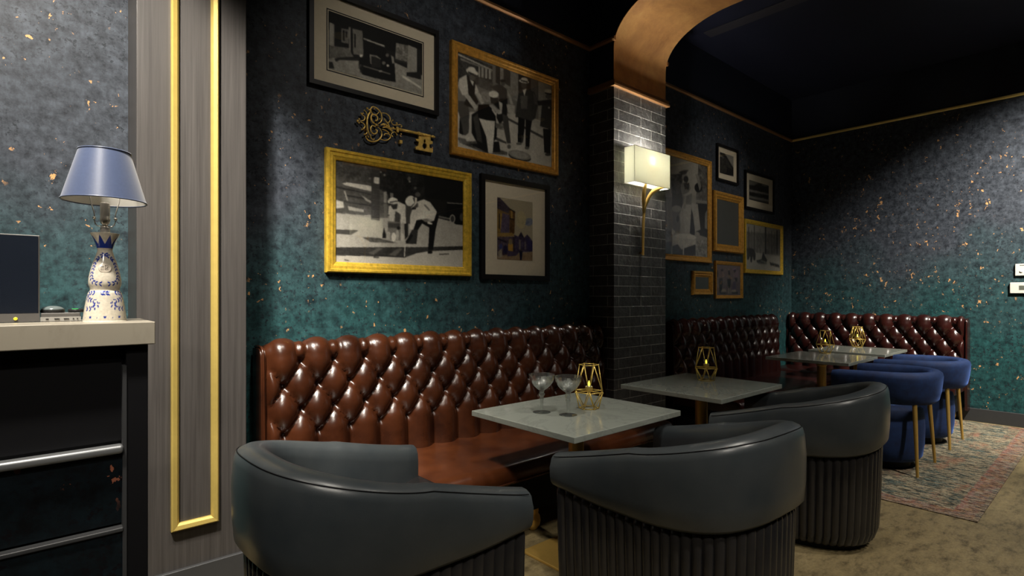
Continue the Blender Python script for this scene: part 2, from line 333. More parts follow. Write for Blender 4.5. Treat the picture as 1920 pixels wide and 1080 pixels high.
def smoothpath(pts, k=6):
    P = [Vector(p) for p in pts]; out = []
    for i in range(len(P) - 1):
        p0 = P[max(i - 1, 0)]; p1 = P[i]; p2 = P[i + 1]; p3 = P[min(i + 2, len(P) - 1)]
        for j in range(k):
            t = j / k; out.append(.5 * ((2 * p1) + (p2 - p0) * t + (2 * p0 - 5 * p1 + 4 * p2 - p3) * t * t + (3 * p1 - p0 - 3 * p2 + p3) * t ** 3))
    out.append(P[-1]); return out

# ------------------------------------------------------------------ the room
W = 3.0; XR = 7.593; PX0, PX1, PY = 3.493, 4.227, 2.743; TR = 3.41
struct(MB().box(-4, -6, -.1, XR + .2, W + .2, 0).build('floor', M['floor']))
struct(MB().box(-4, -6, CEIL, XR + .2, W + .2, CEIL + .1).build('ceiling', M['ceiling']))
struct(MB().box(-4, W, 0, XR + .2, W + .15, TR).build('wall_back', M['wallpaper']))
struct(MB().box(-4, W, TR, XR + .2, W + .15, CEIL).build('wall_back_upper', M['navy']))
struct(MB().box(XR, -6, 0, XR + .15, W, TR).build('wall_right', M['wallpaper']))
struct(MB().box(XR, -6, TR, XR + .15, W, CEIL).build('wall_right_upper', M['navy']))
struct(MB().box(-4.1, -6, 0, -4, W, CEIL).build('wall_left', M['navy']))
struct(MB().box(-4, -6.1, 0, XR, -6, CEIL).build('wall_front', M['navy']))
def mould(name, a, b, z, m, d=(0, -1), h=.035, t=.022):
    mb = MB(); prof = [(0, -h / 2), (t * .5, -h / 2), (t, -h * .2), (t, h * .25), (t * .6, h / 2), (0, h / 2)]
    rings = [[(p[0] + d[0] * u, p[1] + d[1] * u, z + v) for u, v in prof] for p in (a, b)]
    return struct(mb.loft(rings).build(name, m))
mould('trim_1', (.75, W), (PX0, W), TR, M['copper_trim'])
mould('trim_2', (PX1, W), (XR, W), TR, M['copper_trim'])
mould('trim_3', (XR, W), (XR, -6), TR, M['gold_line'], (-1, 0), .03)
mould('trim_4', (PX0, W), (PX0, PY - .02), TR, M['copper_trim'], (-1, 0))
mould('trim_5', (PX1, W), (PX1, PY - .02), TR, M['copper_trim'], (1, 0))
struct(MB().box(XR - .018, -6, 0, XR, W, .14).build('baseboard_right', M['baseboard'], bevel=.004))
struct(MB().box(.745, W - .018, 0, PX0, W, .14).build('baseboard_back', M['baseboard'], bevel=.004))
# pilaster by the host counter
struct(MB().box(.317, 2.727, 0, .742, W, CEIL).build('wall_pilaster', M['veneer'], bevel=.003))
struct(MB().box(.300, 2.705, 0, .760, 2.727, .165).build('baseboard_pilaster', M['baseboard'], bevel=.004))
def frame_ring(x0, x1, z0, z1, prof, y):
    # mitred picture-frame moulding in a wall plane; prof = (inward, forward) points
    rings = []
    for sx, sz, X, Z in ((1, 1, x0, z0), (-1, 1, x1, z0), (-1, -1, x1, z1), (1, -1, x0, z1)):
        rings.append([(X + sx * a, y - f, Z + sz * a) for a, f in prof])
    return MB().loft(rings, loop=True)
struct(frame_ring(.438, .622, .336, 3.6, [(0, 0), (0, .020), (.006, .026), (.022, .022), (.030, .012), (.030, 0)], 2.727).build('trim_6', M['gold_trim']))
# brick pillar, its copper cap and the arch
struct(MB().box(PX0, PY, 0, PX1, W, 3.028).build('wall_pillar', M['brick'], bevel=.003))
mb = MB(); 
for o_, z0, z1 in ((.028, 3.028, 3.048), (.022, 3.048, 3.078)): mb.box(PX0 - o_, PY - o_, z0, PX1 + o_, W, z1)
struct(mb.build('trim_7', M['copper_trim'], bevel=.003))
yA, yB = PY, -1.9; zt = 3.693
def arch_curve():
    p = [(yA, 3.078), (yA, 3.33)]
    for k in range(1, 17):
        a = k / 16 * PI / 2; n_ = 2.15
        p.append((yA - .62 * (1 - math.cos(a) ** (2 / n_)), 3.33 + (zt - 3.33) * math.sin(a) ** (2 / n_)))
    p += [(1.2, zt)]
    q = [(yA + yB - y, z) for y, z in p[::-1]]
    return p + q
AC = arch_curve()
rings = [[(x, y, z) for y, z in AC] for x in (PX0, PX1)]
mb = MB(); n = len(AC)
mb.add([(PX0, y, z) for y, z in AC] + [(PX1, y, z) for y, z in AC] + [(PX0, y + (.006 if y > .4 else -.006), z + .006) for y, z in AC] + [(PX1, y + (.006 if y > .4 else -.006), z + .006) for y, z in AC],
       [(i, i + 1, n + i + 1, n + i) for i in range(n - 1)] + [(2 * n + i, 3 * n + i, 3 * n + i + 1, 2 * n + i + 1) for i in range(n - 1)] + [(i, 2 * n + i, 2 * n + i + 1, i + 1) for i in range(n - 1)] + [(n + i, n + i + 1, 3 * n + i + 1, 3 * n + i) for i in range(n - 1)])
struct(mb.build('trim_8', M['arch'], smooth=True, sharp=40))
# spandrel above the arch
poly = [(y + (.004 if y > .4 else -.004), z + .005) for y, z in AC]; mb = MB()
for x in (PX0 + .004, PX1 - .004):
    k = len(mb.v); mb.v += [(x, y, z) for y, z in poly] + [(x, y, CEIL) for y, z in poly]
    mb.f += [(k + i, k + i + 1, k + n + i + 1, k + n + i) for i in range(n - 1)]
mb.add([], []); struct(mb.build('wall_arch', M['navy']))
struct(MB().box(PX0 + .004, PY + .004, 3.078, PX1 - .004, W, CEIL).build('wall_pillar_upper', M['navy']))
struct(MB().box(PX0, yB - .26, 0, PX1, yB, CEIL).build('wall_pillar_opposite', M['brick'], bevel=.003))
# linear slot in the ceiling of the second bay
mb = MB(); mb.box(4.96, 1.2, CEIL - .012, 5.10, 2.79, CEIL - .001)
struct(mb.build('trim_9', plain('ceiling_slot', (.03, .028, .036), .6), bevel=.002))
mb = MB()
for (x, y, *_r) in DOWN: pass
for (x, y, *_r) in DOWN:  # fittings added around the unseen spots
    t = thing('added_downlight', 'unseen round downlight fitting added in the navy ceiling', 'downlight', (x, y, CEIL - .03), 0, 'unseen downlight fittings added in the ceiling')
    MB().lathe([(.062, .03), (.075, .03), (.078, .022), (.066, .016), (.058, .02)], n=32).build('trim_ring', M['gold_trim'], t, smooth=True)
    MB().lathe([(.058, .024), (.057, .0265)], n=32).build('lens', M['added_lens_glow'], t)

# ------------------------------------------------------------------ tufted banquettes
def tufted(name, label, length, mleather, cols, rows=4, sx=.178, sz=.122, ztop=1.092, loc=(0, 0, 0), rz=0, first=.5, seat_d=.64, endcap=(True, True)):
    # local: x along the bench 0..length, y = 0 at the wall, front towards -y
    t = thing(name, label, 'banquette', loc, rz, 'tufted leather banquettes')
    yb, yt = -.155, -.135
    z0 = .40
    prof = []   # (y, z, ny, nz) along the front, over the roll, to the wall
    H = ztop - z0 - .045
    for i in range(61):
        s = i / 60; prof.append((yb + (yt - yb) * s, z0 + H * s))
    for i in range(1, 13):
        a = PI / 2 * i / 12; prof.append((yt + .045 * (1 - math.cos(a)), z0 + H + .045 * math.sin(a)))
    prof += [(yt + .045 + .085 * i / 4, ztop - .004 * i / 4) for i in range(1, 5)]
    S = [0]
    for i in range(1, len(prof)): S.append(S[-1] + math.hypot(prof[i][0] - prof[i - 1][0], prof[i][1] - prof[i - 1][1]))
    zb = [1.008 - k * sz for k in range(rows)]       # button heights
    s_btn = lambda z: (z - z0)
    nx = int(length / .0115); verts = []; stop = s_btn(zb[0])
    x_off = first * sx
    for j, (y, z) in enumerate(prof):
        ja, jb = max(j - 1, 0), min(j + 1, len(prof) - 1)
        dy, dz = prof[jb][0] - prof[ja][0], prof[jb][1] - prof[ja][1]; ll = math.hypot(dy, dz); ny, nz = -dz / ll, dy / ll
        for i in range(nx + 1):
            x = length * i / nx; u = (x - x_off) / sx; v = (stop - S[j]) / sz   # v rows below the top one
            a = u + v / 2; b = u - v / 2
            if v < 0:   # above the top buttons: pleats lean together towards the roll
                k = 1 + .0 * v; a = u + v / 2 * max(0, 1 + v * .9); b = u - v / 2 * max(0, 1 + v * .9)
            vb = v - (rows - 1)
            if vb > 0: a = u + v / 2 - vb / 2; b = u - v / 2 - (0) + vb / 2
            fa = abs(math.sin(PI * a)); fb = abs(math.sin(PI * b))
            h = .056 * (fa * fb) ** .46
            if v < 0: q_ = min(1, max(0, (-v - .15) * .75)); h = .056 * ((fa * fb) ** .46) * (1 - q_) + .034 * ((fa * fb) ** .12) * q_
            # button dimples
            r = round(min(max(v, 0), rows - 1)); uu = u - (r % 2) * .5; du = (uu - round(uu)) * sx; dv = (v - r) * sz
            rr = math.hypot(du, dv); h -= .022 * math.exp(-(rr / .020) ** 2)
            e = min(x, length - x); ef = min(1, e / .045); h = h * (ef ** .4) - (1 - min(1, e / .018)) * .016
            w_ = min(1, (len(prof) - 1 - j) / 6); h *= w_
            verts.append((x, y + ny * h, z + nz * h))
    faces = [(j * (nx + 1) + i, j * (nx + 1) + i + 1, (j + 1) * (nx + 1) + i + 1, (j + 1) * (nx + 1) + i) for j in range(len(prof) - 1) for i in range(nx)]
    back = obj('backrest', verts, faces, mleather, t, True)
    # end panels with a welt
    for x, s in ((0, -1), (length, 1)):
        pr = [(0, .12), (yb + .02, .12), (yb - .006, .42)] + [(y - .004, z) for y, z in prof[::6][:10]] + [(y, z - .003) for y, z in prof[61::3]] + [(0, ztop - .01)]
        mb = MB(); mb.loft([[(x, y, z) for y, z in pr], [(x + s * .022, y * .97, z - .004) for y, z in pr]])
        mb.build('end_panel', mleather, t, True, 45)
        mb = MB(); mb.tube([(x + s * .012, y - .004, z + .004) for y, z in pr[2:-1]], .0065, 8); mb.build('welt', mleather, t, True)
    # buttons
    mb_all = []
    for r in range(rows):
        k = 0
        while True:
            x = x_off + (k + (r % 2) * .5) * sx; k += 1
            if x > length - .05: break
            z = zb[r]; s = (z - z0) / H; y = yb + (yt - yb) * s
            mb_all.append((x, y + .016, z))
        x = x_off - sx * .5
        if r % 2 and x > .04: mb_all.append((x, yb + (yt - yb) * (zb[r] - z0) / H + .012, zb[r]))
    bme = None
    for x, y, z in mb_all:
        if bme is None:
            mb = MB(); rg = [[(rad * math.cos(2 * PI * i / 14), yy, rad * math.sin(2 * PI * i / 14)) for i in range(14)] for rad, yy in ((.0095, .004), (.0105, -.001), (.008, -.006), (.003, -.008))]
            mb.loft(rg); o = mb.build('button', M['button'], t, True); o.location = (x, y, z); bme = o.data
        else:
            o = bpy.data.objects.new('button', bme); COL.objects.link(o); o.parent = t; o.location = (x, y, z)
    # seat: rounded slab
    f = -.155 - seat_d; pr = [(-.05, .33), (f + .03, .33), (f + .006, .338), (f - .004, .36), (f - .006, .395), (f + .004, .425), (f + .03, .441), (f + .08, .446), (-.30, .448), (-.05, .446)]
    mb = MB(); rg = []
    for x, k in ((.0, .985), (.006, .996), (.02, 1), (length - .02, 1), (length - .006, .996), (length, .985)): rg.append([(x, y * k, .385 + (z - .385) * (k if k == 1 else k - .05)) for y, z in pr])
    mb.loft(rg); s_ = mb.build('seat', M['brown_leather_seat'] if mleather is M['brown_leather'] else mleather, t, True, 50)
    mb = MB(); mb.tube([(.01, f - .004, .352), (length - .01, f - .004, .352)], .005, 8); mb.build('seat_welt', mleather, t, True)
    MB().box(.03, f + .06, .13, length - .03, -.03, .332).build('plinth', M['black'], t, bevel=.004)
    fx = [.12, length / 2, length - .12]
    for x in fx:
        for y in (f + .10, -.12):
            mb = MB(); mb.lathe([(.018, 0), (.026, .008), (.040, .030), (.046, .055), (.042, .080), (.030, .098), (.034, .106), (.034, .131)], (x, y, 0), 24); mb.build('foot', M['brass'], t, True, 60)
    return t
tufted('tufted_banquette', 'long brown leather tufted banquette below the four near pictures', 2.60, M['brown_leather'], 0, loc=(.862, W - .022, 0), first=.98)
tufted('tufted_banquette', 'dark oxblood tufted banquette along the back wall behind the brick pillar', 2.26, M['ox_leather'], 0, loc=(4.50, W - .022, 0), first=.7)
tufted('tufted_banquette', 'dark oxblood tufted banquette along the right wall behind the blue chairs', 1.80, M['ox_leather'], 0, loc=(XR - .022, W - .025, .007), rz=-PI / 2, first=.6, seat_d=.49)

# ------------------------------------------------------------------ tables
def table(loc, label):
    t = thing('square_cafe_table', label, 'table', loc, 0, 'square stone topped tables')
    MB().box(-.41, -.36, .722, .41, .36, .75).build('tabletop', M['marble'], t, bevel=.003)
    MB().box(-.20, -.17, .708, .20, .17, .722).build('top_plate', M['black'], t, bevel=.002)
    MB().lathe([(.040, .028), (.040, .66), (.046, .664), (.046, .676), (.040, .68), (.040, .709)], n=40).build('column', M['brass'], t, True, 40)
    MB().box(-.20, -.20, 0, .20, .20, .014).build('base_plate', M['brass'], t, bevel=.004)
    MB().lathe([(.062, .014), (.062, .024), (.050, .032), (.040, .034)], n=40).build('base_collar', M['brass'], t, True, 40)
    return t
T1 = table((2.122, 1.912, 0), 'nearest square stone-topped table with two coupe glasses and a wire holder')
def t2(loc, label):
    return dup(T1, loc, 0, label)
t2((3.385, 1.92, 0), 'second nearest stone-topped table, directly before the brick pillar')
t2((5.745, 1.99, .0068), 'stone-topped table behind the nearer blue velvet chair')
t2((6.80, 1.99, .0068), 'farthest stone-topped table, near the right wall banquette')

# ------------------------------------------------------------------ wire candle holders
def holder(loc, rz, label):
    t = thing('wire_candle_holder', label, 'candle holder', loc, rz, 'gold wire candle holders on the tables')
    hx = lambda r, z, o=0: [(r * math.cos(PI / 3 * k + o), r * math.sin(PI / 3 * k + o), z) for k in range(6)]
    b = hx(.052, .0035); m_ = hx(.082, .090, PI / 6); tp = hx(.050, .232)
    R = .0024
    for ring in (b, m_, tp):
        mb = MB()
        for k in range(6): mb.tube([ring[k], ring[(k + 1) % 6]], R, 6)
        mb.build('wire_ring', M['brass_wire'], t, True)
    mb = MB()
    for k in range(6):
        mb.tube([b[k], m_[k]], R, 6); mb.tube([b[(k + 1) % 6], m_[k]], R, 6)
        mb.tube([m_[k], tp[k]], R, 6); mb.tube([m_[k], tp[(k + 1) % 6]], R, 6)
        mb.sphere(m_[k], .0042, 6); mb.sphere(tp[k], .0042, 6); mb.sphere(b[k], .0038, 6)
    mb.build('strut_wires', M['brass_wire'], t, True)
    mb = MB()
    for k in range(3): mb.tube([m_[k], m_[k + 3]], .0018, 6)
    mb.lathe([(.021, .0905), (.026, .0905), (.026, .0935), (.021, .0935)], n=24)
    mb.build('cup_support', M['brass_wire'], t, True, 40)
    return t
def tealight(loc, label):
    t = thing('tealight_candle', label, 'candle', loc, 0, 'flameless tealights in the wire holders')
    MB().lathe([(.017, 0), (.0195, .002), (.0200, .022), (.0185, .022), (.0175, .019)], n=28).build('cup', M['brass_wire'], t, True, 40)
    MB().lathe([(.0172, .004), (.0172, .0225), (.012, .025), (.003, .0252)], n=24).build('candle_body', M['wax'], t, True, 40)
    MB().lathe([(.0025, .024), (.0055, .030), (.0060, .036), (.0042, .045), (.0012, .053)], n=14).build('flame', M['flame'], t, True)
    return t
HS = [((2.215, 1.905, .75), .2, 'gold wire candle holder beside the two coupe glasses', 'lit tealight in the holder beside the coupe glasses'),
      ((3.565, 1.985, .75), .0, 'gold wire candle holder alone on the second table', 'lit tealight in the holder on the second table'),
      ((6.09, 2.075, .7568), .35, 'gold wire candle holder on the table behind the nearer blue chair', 'lit tealight on the table behind the nearer blue chair'),
      ((7.13, 2.09, .7568), .1, 'gold wire candle holder on the farthest table', 'lit tealight in the holder on the farthest table')]
H0 = C0 = None
for loc, rz, lab, lab2 in HS:
    tl = (loc[0], loc[1], loc[2] + .0945)
    if H0 is None: H0 = holder(loc, rz, lab); C0 = tealight(tl, lab2)
    else: dup(H0, loc, rz, lab); dup(C0, tl, 0, lab2)

# ------------------------------------------------------------------ coupe glasses
def coupe(loc, label):
    t = thing('coupe_glass', label, 'glass', loc, 0, 'cut crystal coupe glasses')
    K = 1.30; sc = lambda P: [(r * K, z * K) for r, z in P]
    fn = lambda a, z: (1 + .03 * (abs(math.sin(a * 9 + z * 44)) - .5)) if .133 < z < .186 else 1
    out = [(.011, .088), (.020, .094), (.032, .104), (.042, .117), (.049, .132), (.0525, .150)]
    inn = [(.0505, .1495), (.047, .132), (.040, .119), (.030, .1075), (.018, .099), (.004, .096)]
    MB().lathe(sc(out + inn), n=72, fn=fn).build('bowl', M['crystal'], t, True, 30)
    MB().lathe(sc([(.0055, .006), (.0060, .030), (.0072, .048), (.0095, .056), (.0075, .061), (.0115, .068), (.0125, .073), (.0085, .079), (.0105, .084), (.0108, .0878)]), n=10).build('stem', M['crystal'], t, True, 25)
    MB().lathe(sc([(.034, 0), (.035, .0015), (.030, .0028), (.012, .0050), (.0055, .0060)]), n=48).build('foot', M['crystal'], t, True, 40)
    return t
G0 = coupe((1.957, 2.000, .7503), 'cut crystal coupe glass standing farther left, nearer the banquette')
dup(G0, (2.010, 1.865, .7503), .3, 'cut crystal coupe glass standing directly before the wire holder')

# ------------------------------------------------------------------ tub chairs
KN = [0, .15, .3, .45, .6, .8, 1.0]
def tub_path(t, A, B, Lf, n_, tap, inset):
    s = 1 if t >= 0 else -1; u = abs(t); a = min(u / .6, 1) * PI / 2; v = max(0, (u - .6) / .4)
    A2, B2 = A - inset, B - inset
    x = A2 * math.sin(a) ** (2 / n_); y = -B2 * math.cos(a) ** (2 / n_)
    return s * (x + tap * v ** 1.6), y + v * Lf
def resample(A, B, Lf, n_, tap, inset, ts):
    return [tub_path(t, A, B, Lf, n_, tap, inset) for t in ts]
def interp(u, vals): return float(np.interp(abs(u), KN, vals))
def tsamples(n):
    # parameter samples evenly spaced in arclength
    tt = np.linspace(-1, 1, 4001); P = np.array([tub_path(t, .373, .445, .376, 2.48, .08, 0) for t in tt]); d = np.r_[0, np.cumsum(np.hypot(*np.diff(P, axis=0).T))]
    return np.interp(np.linspace(0, d[-1], n), d, tt), d[-1]
def tub_chair():
    A, B, Lf, n_, tap = .373, .445, .376, 2.48, .045
    top = [.862, .850, .828, .795, .752, .702, .660]; bot = [.572, .552, .526, .512, .505, .511, .545]
    t = thing('barrel_armchair', '', 'armchair', (0, 0, 0), 0, 'charcoal leather barrel armchairs')
    ts, LEN = tsamples(161)
    # smooth heights
    def sm(u, vals): return sum(interp(min(1, abs(u + d)), vals) for d in (-.07, -.035, 0, .035, .07)) / 5
    rings = []
    K = len(ts)
    for i, tt in enumerate(ts):
        zt = sm(tt, top); zb = sm(tt, bot); e = min(i, K - 1 - i) / 5; th = 0.105
        sec = [(.045, zb + .004), (.012, zb + .000), (.0, zb + .015), (-.006, zb * .7 + zt * .3), (-.008, zb * .35 + zt * .65), (-.002, zt - .03), (.004, zt - .008), (.014, zt + .002), (.034, zt + .011), (.06, zt + .013), (.084, zt + .004), (.098, zt - .018), (.103, zt - .05), (.104, zt - .12), (.102, .44), (.06, .44)]
        if zb > .44: sec[-1] = (.06, .445); 
        k = 1 if e >= 1 else .88 + .12 * math.sin(e * PI / 2); cz = (zt + zb) / 2
        r = []
        for o_, z in sec:
            oo = .052 + (o_ - .052) * k; zz = cz + (z - cz) * (k * .3 + .7)
            x, y = tub_path(tt, A, B, Lf, n_, tap, oo)
            r.append((x, y, zz))
        rings.append(r)
    mb = MB(); mb.loft(rings); mb.build('wrap_shell', M['grey_leather'], t, True, 60)
    mb = MB(); pts = []
    for tt in ts[1:-1]:
        x, y = tub_path(tt, A, B, Lf, n_, tap, .008); pts.append((x, y, sm(tt, top) - .001))
    mb.tube(pts, .0017, 6); mb.build('top_seam', M['black'], t, True)
    # ribbed base
    RB = 50; n = RB * 6 + 1; ts2, LEN = tsamples(n); prof = []
    rings = []
    zs = [.03, .045, .08, .15, 1e9 + 1, 1e9 + 2, 1e9 + 3]
    cols = []
    for i, tt in enumerate(ts2):
        rb = abs(math.sin(PI * i / 6)) ** .55; zb = sm(tt, bot)
        col = []
        for z, ins in ((.035, .075), (.05, .058), (.10, .042), (.25, .034), (.38, .030), (zb - .030, .026), (zb - .010, .032), (zb + .006, .05)):
            x, y = tub_path(tt, A, B, Lf, n_, tap * .9, ins + .012 * (1 - rb)); col.append((x, y, z))
        cols.append(col)
    # closed plan: column loop + flat front
    nz = len(cols[0]); rings = [[c[k] for c in cols] for k in range(nz)]
    mb = MB(); mb.loft(rings); mb.build('channelled_base', M['channel_leather'], t, True, 70)
    # front panel fill and seat cushion
    ts3, _ = tsamples(41); inner = [tub_path(tt, A, B, Lf * .97, n_, tap, .112) for tt in ts3]
    cx = sum(p[0] for p in inner) / len(inner); cy = sum(p[1] for p in inner) / len(inner)
    rings = []
    for k, z in ((.97, .37), (1, .38), (1, .44), (.985, .462), (.94, .474), (.6, .482), (.2, .484)): rings.append([(cx + (x - cx) * k, cy + (y - cy) * k, z) for x, y in inner])
    MB().loft(rings).build('seat_cushion', M['grey_leather'], t, True, 70)
    pl = [tub_path(tt, A, B, Lf * .9, n_, tap, .11) for tt in ts3]
    MB().loft([[(x, y, z) for x, y in pl] for z in (0, .036)]).build('plinth', M['black'], t)
    return t
CH = tub_chair(); CH.location = (.912, 1.775, 0); CH.rotation_euler = (0, 0, math.radians(-89.5)); CH['label'] = 'nearest charcoal leather barrel armchair, at the left end of the first table'
dup(CH, (2.059, 1.252, 0), math.radians(-.9), 'charcoal leather barrel armchair with its back to the viewer, middle of the three')
dup(CH, (3.362, 1.300, 0), math.radians(11), 'charcoal leather barrel armchair farthest right, just before the rug')

def blue_chair():
    A, B, Lf, n_, tap = .345, .36, .28, 2.3, .0
    t = thing('velvet_tub_chair', '', 'armchair', (0, 0, 0), 0, 'blue velvet tub chairs')
    ts, _ = tsamples(121); rings = []; K = len(ts)
    for i, tt in enumerate(ts):
        u = abs(tt); zt = .762 - .018 * u ** 2; zb = .52 + .015 * max(0, u - .5); e = min(i, K - 1 - i) / 5; k = 1 if e >= 1 else .75 + .25 * math.sin(e * PI / 2)
        sec = [(.055, zb + .008), (.030, zb), (.014, zb + .02), (.0, zb + .08), (-.008, zt - .09), (-.012, zt - .045), (-.006, zt - .018), (.012, zt - .002), (.035, zt + .004), (.055, zt - .002), (.070, zt - .02), (.076, zt - .06), (.082, zb + .02), (.075, zb + .006)]
        cz = (zt + zb) / 2
        rings.append([(*tub_path(tt, A, B, Lf, n_, tap, .035 + (o_ - .035) * k), cz + (z - cz) * (k * .3 + .7)) for o_, z in sec])
    MB().loft(rings).build('wrap_backrest', M['velvet'], t, True, 60)
    MB().lathe([(.22, .055), (.262, .062), (.285, .09), (.298, .18), (.302, .30), (.298, .40), (.288, .455), (.25, .478), (.12, .486), (.02, .487)], (0, .04, 0), 56).build('drum_seat', M['velvet'], t, True, 60)
    MB().lathe([(.20, 0), (.21, .005), (.21, .056)], (0, .04, 0), 40).build('plinth', M['black'], t, True, 40)
    for sx_, y0, y1 in ((-1, -.245, -.275), (1, -.245, -.275), (-1, .27, .285), (1, .27, .285)):
        x0, x1 = (.215, .270) if y0 < 0 else (.29, .315)
        mb = MB(); mb.tube([(sx_ * x1, y1, 0), (sx_ * (x1 * .5 + x0 * .5), (y0 + y1) / 2, .27), (sx_ * x0, y0, .54)], [.0095, .0135, .0165], 14); mb.build('leg', M['brass'], t, True, 50)
    return t
BC = blue_chair(); BC.location = (5.165, 1.32, .0085); BC['label'] = 'nearer blue velvet tub chair with slim gold legs on the rug'
dup(BC, (6.245, 1.32, .0085), 0, 'farther blue velvet tub chair with slim gold legs, nearest the right wall')

# ------------------------------------------------------------------ rug
o = MB().box(0, 0, 0, 3.30, 1.60, .006).build('patterned_rug', M['rug'], bevel=.002)
o.location = (4.205, .605, .0005); 
# the border follows the rug's front-right corner, where the object's origin stands
tag(o, 'distressed multicolour patterned rug under the two blue velvet chairs', 'rug')

